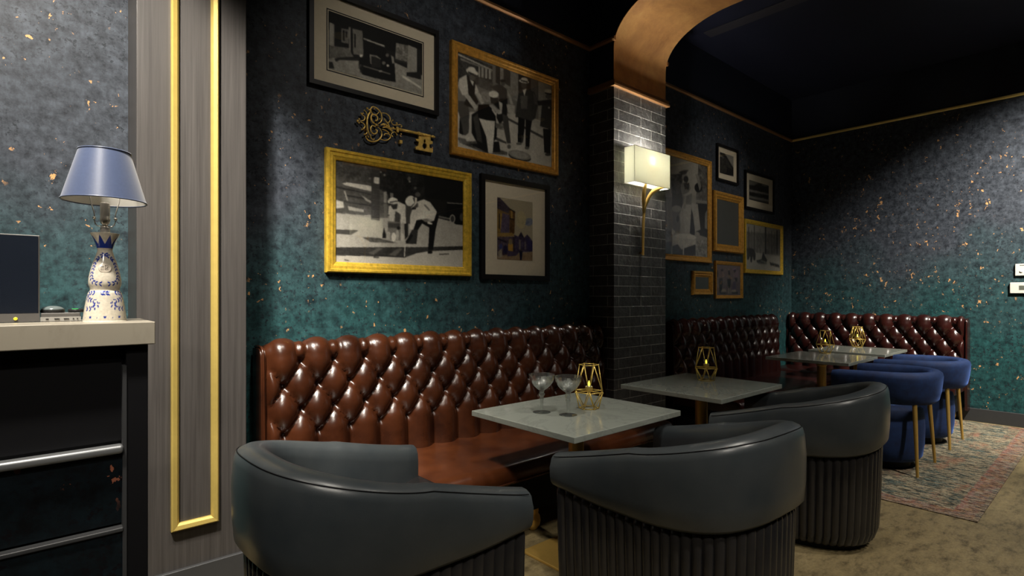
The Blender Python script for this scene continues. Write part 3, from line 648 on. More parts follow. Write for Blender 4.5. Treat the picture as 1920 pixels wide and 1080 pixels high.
ART = {
 'motorcar': (24, [1.246, 1.86, 2.63, 2.958], [
(14,0,[(.002,.995),(1.002,1.005),(1.002,.709),(.002,.578)]),
(135,25,[(.002,.194),(.302,.331),(.689,.462),(1.002,.386),(1.002,-.008),(-.002,-.002)]),
(35,0,[(.055,.197),(.106,.252),(.302,.331),(.302,.297),(.106,.206),(.07,.154)]),
(100,30,[(.002,.401),(.197,.465),(.243,.334),(.055,.218),(.002,.169)]),
(30,0,[(.002,.123),(.036,.133),(.055,.026),(.002,.008)]),
(140,20,[(.007,.803),(.054,.797),(.055,.413),(.002,.407)]),
(16,0,[(.055,.797),(.197,.84),(.197,.465),(.055,.431)]),
(105,0,[(.121,.767),(.192,.791),(.192,.535),(.121,.523)]),
(18,0,[(.134,.745),(.152,.748),(.152,.566),(.134,.566)]),
(18,0,[(.165,.745),(.181,.739),(.176,.627),(.165,.639)]),
(115,18,[(.233,.834),(.333,.849),(.344,.407),(.238,.38)]),
(22,0,[(.249,.752),(.266,.752),(.266,.508),(.249,.508)]),
(125,15,[(.192,.837),(.215,.84),(.215,.392),(.197,.438)]),
(12,0,[(.217,.889),(.231,.892),(.236,.377),(.222,.373)]),
(110,55,[(.694,.843),(.831,.87),(.831,.517),(.683,.508)]),
(135,20,[(.831,.883),(.936,.87),(.936,.34),(.82,.352)]),
(30,0,[(.813,.349),(.985,.438),(.985,.294),(.813,.279)]),
(28,0,[(.936,.87),(1.002,.867),(1.002,.547),(.936,.55)]),
(40,0,[(.683,.535),(.82,.55),(.82,.511),(.683,.495)]),
(190,0,[(.763,.261),(.784,.27),(.985,.151),(.985,.114),(.769,.224)]),
(10,0,[(.344,.724),(.574,.715),(.592,.562),(.667,.526),(.68,.38),(.689,.102),(.574,.078),(.442,.066),(.333,.066),(.297,.16),(.298,.328),(.354,.386)]),
(165,0,[(.344,.73),(.569,.721),(.569,.687),(.344,.703)]),
(34,0,[(.419,.45),(.523,.45),(.53,.282),(.424,.245)]),
(130,0,[(.406,.471),(.486,.486),(.53,.453),(.523,.438),(.463,.456),(.424,.444),(.427,.303),(.414,.306)]),
(205,0,[(.337,.404),(.336,.395),(.333,.383),(.326,.377),(.319,.37),(.313,.367),(.308,.37),(.305,.377),(.303,.386),(.305,.398),(.308,.407),(.313,.416),(.319,.422),(.326,.422),(.333,.419),(.336,.413)]),
(200,0,[(.618,.373),(.616,.364),(.613,.355),(.608,.349),(.603,.343),(.597,.343),(.592,.346),(.588,.352),(.588,.358),(.588,.367),(.592,.377),(.597,.386),(.603,.389),(.608,.392),(.613,.389),(.616,.383)]),
(110,0,[(.579,.401),(.577,.389),(.572,.377),(.566,.364),(.557,.358),(.549,.358),(.543,.361),(.54,.37),(.538,.38),(.54,.395),(.543,.407),(.549,.416),(.557,.422),(.566,.425),(.572,.422),(.577,.413)]),
(105,0,[(.616,.566),(.615,.553),(.61,.538),(.605,.529),(.597,.523),(.59,.52),(.584,.526),(.58,.535),(.579,.547),(.58,.559),(.584,.575),(.59,.584),(.597,.59),(.605,.593),(.61,.587),(.615,.578)]),
(110,0,[(.331,.169),(.329,.139),(.326,.108),(.321,.09),(.316,.081),(.31,.084),(.305,.099),(.302,.123),(.302,.154),(.302,.184),(.305,.215),(.31,.233),(.316,.242),(.321,.239),(.326,.224),(.329,.2)]),
(16,0,[(.328,.166),(.328,.142),(.324,.12),(.321,.102),(.318,.096),(.315,.099),(.311,.111),(.31,.133),(.308,.157),(.31,.184),(.311,.206),(.315,.221),(.318,.23),(.321,.227),(.324,.212),(.328,.194)]),
(95,0,[(.339,.239),(.631,.236),(.631,.212),(.339,.209)]),
(150,0,[(.544,.23),(.543,.224),(.538,.215),(.531,.209),(.523,.203),(.517,.2),(.51,.2),(.505,.206),(.504,.212),(.505,.218),(.51,.227),(.517,.236),(.523,.239),(.531,.242),(.538,.242),(.543,.239)]),
(135,0,[(.637,.578),(.668,.562),(.675,.453),(.652,.425)]),
 ]),
 'barrel_pour': (105, [2.133, 3.039, 2.335, 3.002], [
(55,25,[(.001,.996),(.339,.977),(.339,.737),(.001,.687)]),
(165,0,[(.007,.981),(.339,.938),(.339,.923),(.007,.96)]),
(120,0,[(.031,.941),(.332,.929),(.332,.909),(.031,.92)]),
(75,20,[(.201,.8),(.345,.795),(.332,.692),(.201,.702)]),
(150,0,[(.201,.917),(.325,.923),(.325,.824),(.201,.807)]),
(30,0,[(.22,.921),(.228,.921),(.228,.807),(.22,.807)]),
(30,0,[(.253,.923),(.263,.924),(.263,.812),(.253,.81)]),
(30,0,[(.289,.927),(.3,.927),(.3,.818),(.289,.818)]),
(50,0,[(.372,1.004),(.416,.999),(.416,.8),(.372,.806)]),
(125,25,[(.416,.999),(.611,.993),(.611,.669),(.416,.72)]),
(60,0,[(.454,.993),(.525,.99),(.525,.815),(.454,.834)]),
(40,0,[(.611,.993),(.749,.998),(.749,.833),(.611,.801)]),
(85,0,[(.749,.998),(.838,.992),(.838,.756),(.749,.803)]),
(135,15,[(.838,.992),(1.001,.993),(.997,.543),(.838,.543)]),
(165,18,[(.001,.367),(.278,.451),(.582,.527),(.997,.543),(.997,-.005),(-.006,.001)]),
(60,0,[(.496,.458),(.901,.355),(.894,.326),(.496,.433)]),
(80,40,[(.001,.106),(.149,.109),(.496,.067),(.49,.034),(.278,-.001),(.025,.052)]),
(22,0,[(.124,.062),(.406,.167),(.42,.049),(.278,.016)]),
(60,0,[(.372,.209),(.483,.179),(.483,.158),(.372,.173)]),
(22,0,[(.025,.32),(.081,.281),(.072,.137),(.019,.151)]),
(65,0,[(.007,.49),(.099,.504),(.114,.401),(.109,.181),(.062,.125),(.038,.269),(.007,.395)]),
(170,0,[(.074,.124),(.149,.148),(.169,.107),(.087,.083)]),
(160,0,[(.013,.137),(.074,.145),(.068,.119),(.015,.109)]),
(178,0,[(.019,.72),(.087,.789),(.109,.59),(.05,.557),(.011,.638)]),
(178,0,[(.16,.744),(.206,.65),(.169,.606),(.149,.686)]),
(30,0,[(.093,.782),(.137,.777),(.172,.735),(.164,.608),(.203,.537),(.149,.449),(.062,.466),(.105,.588)]),
(190,0,[(.119,.746),(.157,.74),(.147,.687)]),
(160,0,[(.062,.567),(.105,.591),(.196,.481),(.169,.434)]),
(160,0,[(.169,.617),(.208,.644),(.266,.558),(.233,.516)]),
(85,0,[(.173,.791),(.171,.776),(.164,.762),(.154,.75),(.143,.743),(.131,.743),(.121,.746),(.115,.755),(.113,.768),(.115,.783),(.121,.797),(.131,.807),(.143,.815),(.154,.816),(.164,.812),(.171,.803)]),
(190,0,[(.201,.834),(.192,.822),(.175,.812),(.154,.806),(.131,.804),(.109,.807),(.093,.815),(.083,.825),(.082,.837),(.089,.849),(.106,.86),(.127,.866),(.15,.867),(.172,.864),(.19,.857),(.2,.846)]),
(195,0,[(.174,.858),(.168,.846),(.157,.836),(.142,.83),(.127,.827),(.114,.83),(.104,.837),(.098,.848),(.099,.86),(.106,.872),(.117,.882),(.131,.888),(.146,.891),(.16,.888),(.17,.881),(.175,.87)]),
(50,0,[(.105,.83),(.181,.818),(.178,.797),(.101,.81)]),
(120,40,[(.226,.656),(.319,.687),(.319,.575),(.239,.549)]),
(20,0,[(.135,.379),(.194,.439),(.201,.509),(.291,.539),(.372,.479),(.388,.37),(.381,.197),(.291,.047),(.201,.067),(.135,.188)]),
(55,0,[(.149,.356),(.194,.412),(.239,.104),(.188,.119)]),
(10,0,[(.201,.503),(.304,.545),(.379,.424),(.365,.374),(.201,.368)]),
(180,0,[(.204,.365),(.278,.364),(.366,.38),(.356,.218),(.341,.014),(.298,.01),(.276,.184)]),
(170,0,[(.339,.51),(.388,.455),(.392,.371),(.377,.352),(.372,.436),(.329,.494)]),
(60,0,[(.312,.741),(.414,.806),(.49,.774),(.49,.644),(.414,.633),(.386,.71)]),
(28,0,[(.406,.639),(.496,.675),(.49,.478),(.414,.355),(.379,.424)]),
(80,0,[(.471,.837),(.47,.825),(.464,.812),(.457,.803),(.448,.797),(.439,.797),(.431,.801),(.426,.809),(.425,.821),(.426,.833),(.431,.845),(.439,.855),(.448,.861),(.457,.861),(.464,.857),(.47,.849)]),
(35,0,[(.479,.866),(.477,.858),(.47,.851),(.46,.845),(.448,.839),(.436,.836),(.426,.836),(.419,.839),(.417,.843),(.419,.851),(.426,.858),(.436,.866),(.448,.87),(.46,.873),(.47,.873),(.477,.872)]),
(150,0,[(.485,.773),(.528,.714),(.558,.623),(.525,.623)]),
(155,0,[(.483,.606),(.575,.62),(.568,.506),(.5,.516)]),
(60,0,[(.441,.485),(.5,.473),(.53,.176),(.49,.164),(.454,.331)]),
(85,0,[(.531,.139),(.53,.13),(.525,.121),(.518,.113),(.511,.11),(.503,.11),(.496,.113),(.493,.121),(.491,.13),(.493,.14),(.496,.149),(.503,.155),(.511,.16),(.518,.16),(.525,.155),(.53,.149)]),
(50,0,[(.315,.63),(.403,.644),(.388,.576),(.325,.56)]),
(200,0,[(.403,.678),(.396,.662),(.383,.648),(.365,.636),(.345,.63),(.327,.632),(.312,.638),(.303,.648),(.302,.663),(.308,.678),(.321,.693),(.339,.704),(.359,.71),(.377,.71),(.393,.704),(.402,.693)]),
(172,0,[(.397,.614),(.443,.6),(.434,.481),(.393,.461)]),
(150,0,[(.302,.53),(.339,.552),(.416,.499),(.397,.466)]),
(28,0,[(.345,.569),(.403,.615),(.414,.512)]),
(100,50,[(.372,.35),(.454,.389),(.454,.302),(.372,.308)]),
(55,0,[(.619,.812),(.7,.861),(.792,.848),(.838,.741),(.804,.548),(.761,.494),(.685,.496),(.579,.49),(.597,.663)]),
(200,0,[(.659,.825),(.704,.86),(.68,.762)]),
(90,0,[(.633,.75),(.716,.777),(.708,.624),(.641,.603)]),
(75,0,[(.777,.842),(.857,.747),(.854,.713),(.792,.708)]),
(70,0,[(.706,.896),(.704,.881),(.697,.866),(.686,.854),(.674,.846),(.661,.845),(.651,.849),(.643,.86),(.641,.873),(.643,.888),(.651,.903),(.661,.917),(.674,.923),(.686,.924),(.697,.92),(.704,.911)]),
(200,0,[(.732,.939),(.727,.932),(.713,.923),(.693,.915),(.67,.909),(.648,.906),(.63,.908),(.619,.912),(.616,.918),(.621,.927),(.634,.936),(.654,.944),(.677,.95),(.699,.953),(.718,.951),(.729,.947)]),
(200,0,[(.719,.962),(.715,.951),(.705,.942),(.691,.935),(.675,.93),(.661,.929),(.649,.932),(.642,.938),(.64,.947),(.644,.956),(.654,.965),(.667,.972),(.683,.977),(.698,.978),(.71,.975),(.718,.969)]),
(50,0,[(.641,.936),(.718,.945),(.716,.929),(.638,.92)]),
(20,0,[(.611,.5),(.685,.496),(.678,.362),(.655,.215),(.605,.211)]),
(20,0,[(.693,.499),(.764,.496),(.746,.382),(.734,.179),(.693,.173)]),
(85,0,[(.651,.203),(.649,.197),(.642,.19),(.631,.184),(.619,.181),(.607,.178),(.596,.179),(.589,.182),(.587,.187),(.589,.193),(.596,.2),(.607,.205),(.619,.209),(.631,.212),(.642,.211),(.649,.208)]),
(85,0,[(.735,.176),(.732,.169),(.727,.161),(.718,.155),(.708,.151),(.697,.151),(.688,.152),(.683,.157),(.681,.163),(.683,.17),(.688,.178),(.697,.184),(.708,.187),(.718,.188),(.727,.187),(.732,.182)]),
(55,0,[(.649,.296),(.674,.302),(.663,.226),(.641,.22)]),
(48,0,[(.885,.771),(.997,.815),(.99,.46),(.858,.466)]),
(36,0,[(.823,.752),(.99,.828),(.99,.771),(.838,.702)]),
(85,0,[(.993,.866),(.991,.852),(.982,.84),(.971,.83),(.958,.822),(.943,.821),(.932,.824),(.924,.831),(.922,.842),(.924,.855),(.932,.867),(.943,.878),(.958,.884),(.971,.887),(.982,.884),(.991,.876)]),
(190,0,[(.997,.923),(.993,.912),(.982,.902),(.966,.893),(.95,.887),(.934,.885),(.921,.888),(.912,.896),(.911,.906),(.916,.917),(.927,.927),(.941,.936),(.958,.942),(.974,.944),(.987,.941),(.995,.933)]),
(35,0,[(.917,.887),(.997,.899),(.997,.882),(.917,.872)]),
(20,0,[(.894,.449),(.99,.463),(.982,.163),(.909,.164)]),
(60,0,[(.988,.16),(.985,.151),(.977,.143),(.966,.137),(.952,.133),(.939,.131),(.928,.131),(.92,.136),(.917,.143),(.92,.151),(.928,.158),(.939,.164),(.952,.169),(.966,.172),(.977,.17),(.985,.166)]),
(180,0,[(.978,.723),(.977,.719),(.974,.714),(.97,.71),(.965,.707),(.96,.707),(.956,.708),(.953,.711),(.952,.716),(.953,.72),(.956,.726),(.96,.729),(.965,.732),(.97,.732),(.974,.731),(.977,.728)]),
(40,0,[(.753,.046),(.739,.026),(.707,.01),(.663,.001),(.614,-.002),(.568,.002),(.531,.016),(.509,.032),(.503,.052),(.517,.071),(.547,.088),(.59,.097),(.639,.101),(.686,.095),(.725,.083),(.749,.067)]),
(120,0,[(.753,.065),(.739,.046),(.707,.029),(.663,.019),(.614,.017),(.568,.022),(.531,.034),(.509,.052),(.503,.071),(.517,.089),(.547,.106),(.59,.116),(.639,.119),(.686,.115),(.725,.103),(.749,.086)]),
(135,0,[(.721,.067),(.71,.052),(.687,.041),(.654,.034),(.618,.032),(.582,.035),(.555,.044),(.537,.056),(.534,.07),(.544,.083),(.566,.095),(.598,.103),(.634,.104),(.671,.101),(.699,.092),(.717,.08)]),
 ]),
 'bottle_pour': (22, [1.281, 2.181, 1.522, 2.135], [
(62,35,[(-.002,.998),(.256,1.001),(.256,.684),(-.002,.776)]),
(16,0,[(.654,1.006),(1.0,1.002),(1.0,.735),(.654,.754)]),
(30,25,[(.309,1.002),(.654,1.006),(.664,.732),(.309,.803)]),
(70,22,[(.0,.844),(.247,.815),(.373,.73),(.391,.489),(.194,.497),(.0,.479)]),
(185,0,[(.047,.776),(.08,.795),(.251,.792),(.251,.737),(.181,.746),(.063,.764)]),
(170,0,[(.002,.611),(.054,.596),(.061,.541),(.002,.523)]),
(155,0,[(.083,.562),(.194,.544),(.196,.518),(.092,.521)]),
(30,0,[(.002,.741),(.247,.712),(.247,.701),(.002,.728)]),
(30,0,[(.059,.673),(.247,.658),(.247,.645),(.059,.657)]),
(34,0,[(.059,.609),(.247,.6),(.247,.586),(.059,.595)]),
(150,0,[(.058,.707),(.069,.704),(.089,.609),(.079,.613)]),
(150,0,[(.177,.688),(.247,.64),(.247,.617),(.211,.635)]),
(52,0,[(.251,1.001),(.309,1.002),(.311,.453),(.247,.453)]),
(185,0,[(.269,.888),(.308,.89),(.306,.823),(.267,.826)]),
(130,0,[(.341,.754),(.362,.758),(.362,.642),(.341,.639)]),
(110,0,[(.387,.751),(.412,.751),(.412,.706),(.387,.702)]),
(130,0,[(.353,.927),(.353,.923),(.351,.919),(.349,.916),(.346,.914),(.342,.914),(.34,.916),(.338,.919),(.338,.924),(.338,.927),(.34,.932),(.342,.936),(.346,.936),(.349,.936),(.351,.934),(.353,.931)]),
(110,0,[(.246,.867),(.246,.864),(.243,.861),(.241,.857),(.238,.856),(.234,.856),(.232,.857),(.23,.861),(.23,.864),(.23,.869),(.232,.872),(.234,.875),(.238,.877),(.241,.877),(.243,.875),(.246,.872)]),
(90,0,[(.549,.932),(.548,.923),(.544,.914),(.54,.909),(.534,.906),(.53,.906),(.526,.911),(.522,.918),(.521,.926),(.522,.936),(.526,.942),(.53,.949),(.534,.952),(.54,.95),(.544,.947),(.548,.94)]),
(90,0,[(.597,.841),(.596,.834),(.592,.83),(.589,.825),(.584,.823),(.58,.823),(.576,.826),(.573,.83),(.572,.836),(.573,.841),(.576,.847),(.58,.851),(.584,.852),(.589,.852),(.592,.851),(.596,.846)]),
(140,0,[(.324,.952),(.324,.949),(.322,.945),(.321,.942),(.318,.94),(.316,.942),(.313,.942),(.312,.945),(.312,.949),(.312,.952),(.313,.955),(.316,.957),(.318,.958),(.321,.958),(.322,.957),(.324,.954)]),
(150,0,[(.548,.9),(.547,.896),(.546,.893),(.542,.89),(.54,.888),(.537,.888),(.534,.89),(.532,.893),(.532,.896),(.532,.901),(.534,.905),(.537,.908),(.54,.908),(.542,.908),(.546,.906),(.547,.905)]),
(60,0,[(.477,.985),(.476,.98),(.473,.976),(.471,.973),(.467,.97),(.463,.971),(.46,.973),(.458,.976),(.458,.981),(.458,.986),(.46,.991),(.463,.994),(.467,.996),(.471,.996),(.473,.993),(.476,.989)]),
(80,0,[(.627,.776),(.624,.766),(.62,.756),(.612,.75),(.604,.746),(.596,.746),(.589,.751),(.583,.758),(.582,.768),(.583,.777),(.589,.787),(.596,.794),(.604,.797),(.612,.797),(.62,.792),(.624,.785)]),
(150,14,[(.002,.48),(.194,.49),(.247,.498),(.78,.541),(1.003,.502),(1.003,.239),(.002,.146)]),
(60,0,[(.002,.321),(.16,.332),(.109,.28),(.002,.28)]),
(52,0,[(.251,.613),(.311,.622),(.311,.449),(.247,.453)]),
(85,0,[(.309,.524),(.373,.534),(.373,.485),(.309,.482)]),
(10,0,[(.85,.723),(1.0,.746),(1.0,.493),(.932,.492),(.867,.551),(.801,.557),(.844,.603)]),
(120,0,[(.856,.73),(.994,.743),(.994,.733),(.856,.719)]),
(140,0,[(.927,.555),(.926,.534),(.92,.518),(.911,.505),(.901,.5),(.892,.503),(.883,.513),(.878,.529),(.876,.547),(.878,.567),(.883,.585),(.892,.596),(.901,.603),(.911,.6),(.92,.59),(.926,.573)]),
(50,0,[(.918,.554),(.917,.539),(.913,.526),(.908,.518),(.901,.513),(.896,.516),(.89,.523),(.886,.534),(.884,.549),(.886,.564),(.89,.577),(.896,.585),(.901,.588),(.908,.586),(.913,.58),(.917,.569)]),
(60,0,[(1.012,.586),(1.01,.569),(1.006,.554),(.998,.542),(.989,.538),(.98,.539),(.973,.549),(.968,.564),(.967,.58),(.968,.598),(.973,.614),(.98,.626),(.989,.631),(.998,.627),(1.006,.619),(1.01,.604)]),
(110,0,[(.769,.572),(.877,.557),(.877,.539),(.769,.552)]),
(75,30,[(.186,.265),(.3,.27),(.448,.232),(.247,.219)]),
(42,18,[(.002,.143),(.506,.19),(1.0,.25),(1.0,.206),(.686,.164),(.506,.082),(.318,.084),(.002,.071)]),
(75,0,[(.229,.108),(.291,.161),(.337,.17),(.264,.092)]),
(75,0,[(.373,.1),(.448,.174),(.487,.177),(.429,.092)]),
(160,10,[(.002,.069),(.318,.081),(.496,.079),(.594,.135),(.696,.166),(1.003,.208),(1.003,.001),(.002,-.004)]),
(40,0,[(.786,.144),(.871,.154),(.871,.144),(.786,.133)]),
(40,0,[(.063,.033),(.092,.027),(.092,.019),(.063,.025)]),
(50,0,[(.264,.081),(.304,.077),(.304,.063),(.264,.063)]),
(182,0,[(.378,.608),(.448,.671),(.511,.642),(.511,.454),(.496,.425),(.467,.448),(.458,.547),(.373,.521)]),
(45,0,[(.391,.622),(.446,.647),(.44,.591),(.41,.58)]),
(60,0,[(.429,.567),(.469,.536),(.464,.446),(.42,.44)]),
(175,0,[(.382,.546),(.429,.56),(.412,.451),(.382,.459)]),
(200,0,[(.446,.686),(.444,.673),(.437,.66),(.426,.648),(.411,.64),(.397,.635),(.383,.637),(.373,.642),(.369,.652),(.37,.663),(.377,.676),(.388,.688),(.402,.696),(.417,.701),(.43,.701),(.44,.696)]),
(205,0,[(.428,.694),(.427,.684),(.422,.676),(.414,.668),(.406,.663),(.396,.662),(.388,.662),(.381,.666),(.378,.673),(.379,.683),(.383,.691),(.391,.697),(.4,.704),(.41,.706),(.419,.706),(.424,.701)]),
(70,0,[(.382,.655),(.44,.679),(.44,.666),(.387,.642)]),
(60,0,[(.506,.653),(.55,.635),(.569,.564),(.544,.446),(.51,.454)]),
(30,0,[(.496,.44),(.527,.456),(.527,.312),(.503,.272)]),
(135,0,[(.481,.451),(.498,.453),(.496,.321),(.481,.319)]),
(100,0,[(.337,.626),(.366,.631),(.369,.485),(.346,.482)]),
(105,0,[(.369,.451),(.467,.454),(.467,.26),(.373,.263)]),
(60,0,[(.373,.436),(.462,.441),(.462,.386),(.373,.387)]),
(150,0,[(.391,.301),(.391,.283),(.388,.267),(.384,.255),(.38,.25),(.374,.254),(.371,.265),(.369,.28),(.368,.299),(.369,.317),(.371,.334),(.374,.345),(.38,.348),(.384,.345),(.388,.335),(.391,.321)]),
(190,0,[(.432,.293),(.431,.275),(.427,.259),(.421,.247),(.414,.242),(.409,.246),(.403,.255),(.399,.272),(.398,.29),(.399,.309),(.403,.325),(.409,.337),(.414,.34),(.421,.337),(.427,.327),(.431,.312)]),
(150,0,[(.456,.317),(.454,.294),(.452,.277),(.448,.265),(.443,.26),(.439,.263),(.434,.275),(.432,.293),(.431,.314),(.432,.335),(.434,.353),(.439,.366),(.443,.371),(.448,.368),(.452,.356),(.454,.338)]),
(165,0,[(.494,.296),(.494,.278),(.491,.263),(.487,.254),(.481,.25),(.477,.252),(.472,.262),(.469,.277),(.468,.293),(.469,.311),(.472,.325),(.477,.335),(.481,.34),(.487,.337),(.491,.327),(.494,.312)]),
(25,0,[(.337,.34),(.342,.384),(.349,.342),(.357,.312),(.357,.273),(.331,.273),(.331,.316)]),
(25,0,[(.467,.392),(.466,.386),(.462,.379),(.458,.374),(.453,.373),(.448,.373),(.443,.376),(.44,.383),(.44,.389),(.44,.397),(.443,.402),(.448,.407),(.453,.409),(.458,.409),(.462,.405),(.466,.399)]),
(195,0,[(.594,.691),(.654,.73),(.708,.707),(.766,.611),(.74,.507),(.686,.526),(.634,.507),(.589,.497),(.589,.616)]),
(182,0,[(.559,.6),(.609,.619),(.599,.49),(.567,.379),(.54,.396),(.544,.534)]),
(110,0,[(.664,.679),(.707,.622),(.701,.608),(.654,.665)]),
(12,0,[(.763,.598),(.782,.569),(.753,.407),(.732,.184),(.691,.177),(.701,.427),(.64,.464),(.607,.391),(.594,.343),(.55,.308),(.594,.49),(.634,.507),(.691,.477),(.74,.507)]),
(40,0,[(.559,.384),(.607,.396),(.594,.234),(.506,.232),(.534,.319)]),
(18,0,[(.727,.157),(.726,.149),(.721,.144),(.714,.139),(.707,.138),(.698,.138),(.691,.141),(.687,.148),(.686,.154),(.687,.161),(.691,.167),(.698,.172),(.707,.174),(.714,.172),(.721,.169),(.726,.164)]),
(75,0,[(.608,.658),(.607,.645),(.602,.634),(.594,.626),(.587,.621),(.578,.622),(.571,.629),(.566,.639),(.564,.65),(.566,.663),(.571,.675),(.578,.683),(.587,.688),(.594,.686),(.602,.679),(.607,.67)]),
(208,0,[(.582,.681),(.573,.66),(.56,.644),(.544,.635),(.529,.635),(.517,.644),(.508,.66),(.504,.679),(.508,.702),(.517,.723),(.53,.74),(.544,.748),(.56,.75),(.573,.74),(.582,.725),(.584,.704)]),
(65,0,[(.562,.733),(.582,.73),(.599,.681),(.552,.611),(.544,.629),(.579,.678)]),
(205,0,[(.582,.743),(.599,.733),(.594,.668),(.552,.611),(.55,.617),(.582,.673)]),
(110,0,[(.697,.497),(.693,.489),(.687,.484),(.679,.48),(.669,.482),(.66,.485),(.653,.49),(.65,.498),(.649,.505),(.652,.513),(.659,.518),(.668,.52),(.677,.52),(.686,.516),(.693,.511),(.697,.503)]),
(200,0,[(.686,.49),(.727,.479),(.724,.461),(.686,.467)]),
(16,0,[(.506,.254),(.55,.342),(.567,.322),(.52,.228)]),
(185,0,[(.5,.215),(.507,.216),(.501,.091),(.494,.089)]),
 ]),
 'street_watercolour': ((140, 130, 108), [2.482, 2.829, 1.61, 2.054], [
((105,108,118),0,[(1.016,.694),(1.022,.669),(1.01,.642),(.978,.617),(.932,.599),(.883,.59),(.835,.592),(.794,.606),(.771,.626),(.765,.651),(.777,.678),(.809,.7),(.852,.718),(.904,.727),(.953,.725),(.993,.714)]),
((85,90,108),0,[(.909,.669),(.912,.66),(.904,.646),(.883,.633),(.855,.619),(.823,.61),(.794,.604),(.774,.604),(.76,.608),(.757,.617),(.768,.631),(.786,.644),(.814,.658),(.843,.667),(.872,.673),(.898,.673)]),
((150,138,105),0,[(.806,.687),(.794,.628),(.763,.579),(.717,.543),(.662,.527),(.607,.536),(.561,.565),(.532,.61),(.521,.667),(.532,.723),(.561,.773),(.607,.809),(.662,.824),(.717,.818),(.763,.788),(.794,.743)]),
((100,80,45),0,[(.0,.984),(.328,.847),(.486,.793),(.472,.43),(.0,.423)]),
((50,42,50),22,[(.0,.993),(.072,.991),(.34,.847),(.305,.755),(.0,.815)]),
((120,95,45),30,[(.006,.773),(.138,.75),(.098,.444),(.006,.439)]),
((35,30,28),0,[(.043,.743),(.072,.741),(.072,.491),(.043,.491)]),
((72,62,78),22,[(.138,.75),(.334,.734),(.334,.439),(.083,.428)]),
((72,50,26),25,[(.334,.847),(.492,.797),(.472,.43),(.348,.439)]),
((130,105,50),0,[(.36,.824),(.423,.809),(.423,.676),(.368,.687)]),
((25,20,22),0,[(.328,.847),(.498,.802),(.481,.784),(.328,.827)]),
((30,24,24),0,[(.334,.685),(.478,.676),(.478,.66),(.334,.669)]),
((125,100,52),15,[(.0,.423),(.409,.448),(.478,.399),(.0,.351)]),
((66,54,62),35,[(.0,.36),(.581,.392),(.581,.095),(.0,.056)]),
((28,24,36),0,[(.0,.342),(.259,.293),(.259,.27),(.0,.315)]),
((25,22,52),0,[(.279,.167),(.273,.137),(.259,.113),(.242,.097),(.219,.09),(.196,.095),(.176,.11),(.164,.133),(.158,.16),(.164,.189),(.176,.212),(.196,.227),(.219,.234),(.242,.23),(.259,.216),(.273,.194)]),
((50,55,95),0,[(.147,.207),(.141,.189),(.132,.173),(.115,.162),(.098,.158),(.081,.16),(.063,.171),(.055,.185),(.049,.203),(.055,.221),(.063,.236),(.081,.248),(.098,.252),(.115,.25),(.132,.241),(.141,.225)]),
((150,115,45),0,[(.299,.264),(.429,.27),(.429,.137),(.299,.135)]),
((110,95,70),0,[(.414,.302),(.412,.282),(.4,.264),(.38,.252),(.36,.248),(.34,.25),(.322,.259),(.311,.277),(.305,.295),(.311,.315),(.322,.333),(.34,.345),(.36,.351),(.38,.347),(.4,.338),(.412,.322)]),
((35,28,28),0,[(.437,.383),(.481,.385),(.498,.095),(.449,.092)]),
((120,95,50),0,[(.535,.356),(.578,.358),(.578,.162),(.535,.16)]),
((55,46,66),30,[(.472,.419),(.581,.392),(.662,.475),(.754,.385),(.84,.444),(.927,.394),(1.004,.331),(.996,.16),(.472,.122)]),
((30,25,40),0,[(.59,.401),(.662,.477),(.748,.385)]),
((105,95,85),0,[(.604,.345),(.647,.347),(.647,.182),(.604,.18)]),
((100,90,90),0,[(.763,.32),(.806,.322),(.806,.189),(.763,.187)]),
((40,35,70),0,[(.82,.39),(.996,.315),(.996,.18),(.863,.173)]),
((122,102,78),22,[(.0,.05),(.996,.155),(.996,.005),(.0,-.009)]),
((130,120,105),30,[(.017,.122),(.124,.176),(.138,.047),(.032,.011)]),
((60,50,70),20,[(.273,.149),(.604,.131),(.521,.074),(.273,.052)]),
((20,20,40),0,[(.61,.155),(.705,.16),(.696,.068),(.679,.005),(.633,.005),(.622,.074)]),
((60,50,40),0,[(.682,.173),(.679,.167),(.673,.16),(.665,.155),(.656,.153),(.647,.153),(.639,.158),(.633,.164),(.63,.171),(.633,.178),(.639,.185),(.647,.189),(.656,.191),(.665,.191),(.673,.187),(.679,.18)]),
 ]),
 'worker_photo': (120, [4.492, 5.38, 1.722, 2.736], [
(135,12,[(.0,.993),(.828,1.005),(.828,.663),(.252,.602),(.0,.776)]),
(75,45,[(.801,.995),(1.004,1.005),(1.004,.62),(.748,.606)]),
(60,40,[(.24,.807),(.469,.848),(.469,.624),(.252,.614)]),
(18,0,[(.748,.582),(1.004,.588),(1.004,.221),(.748,.243)]),
(105,0,[(.748,.594),(1.004,.613),(1.004,.588),(.748,.572)]),
(105,0,[(.949,.478),(1.004,.533),(1.004,.309),(.941,.317)]),
(95,0,[(.124,.565),(.276,.581),(.299,.237),(.159,.251)]),
(30,0,[(.104,.586),(.141,.567),(.163,.269),(.0,.26)]),
(52,0,[(.263,.615),(.474,.637),(.474,.49),(.263,.459)]),
(75,0,[(.422,.727),(.418,.711),(.404,.697),(.384,.687),(.359,.681),(.335,.681),(.315,.687),(.302,.698),(.297,.712),(.302,.728),(.315,.743),(.335,.754),(.359,.759),(.384,.759),(.404,.754),(.418,.742)]),
(80,0,[(.263,.465),(.464,.489),(.407,.227),(.287,.231)]),
(110,0,[(.445,.482),(.437,.468),(.415,.454),(.384,.444),(.347,.438),(.311,.437),(.279,.442),(.259,.451),(.252,.464),(.259,.478),(.279,.49),(.311,.501),(.347,.507),(.384,.508),(.415,.503),(.437,.494)]),
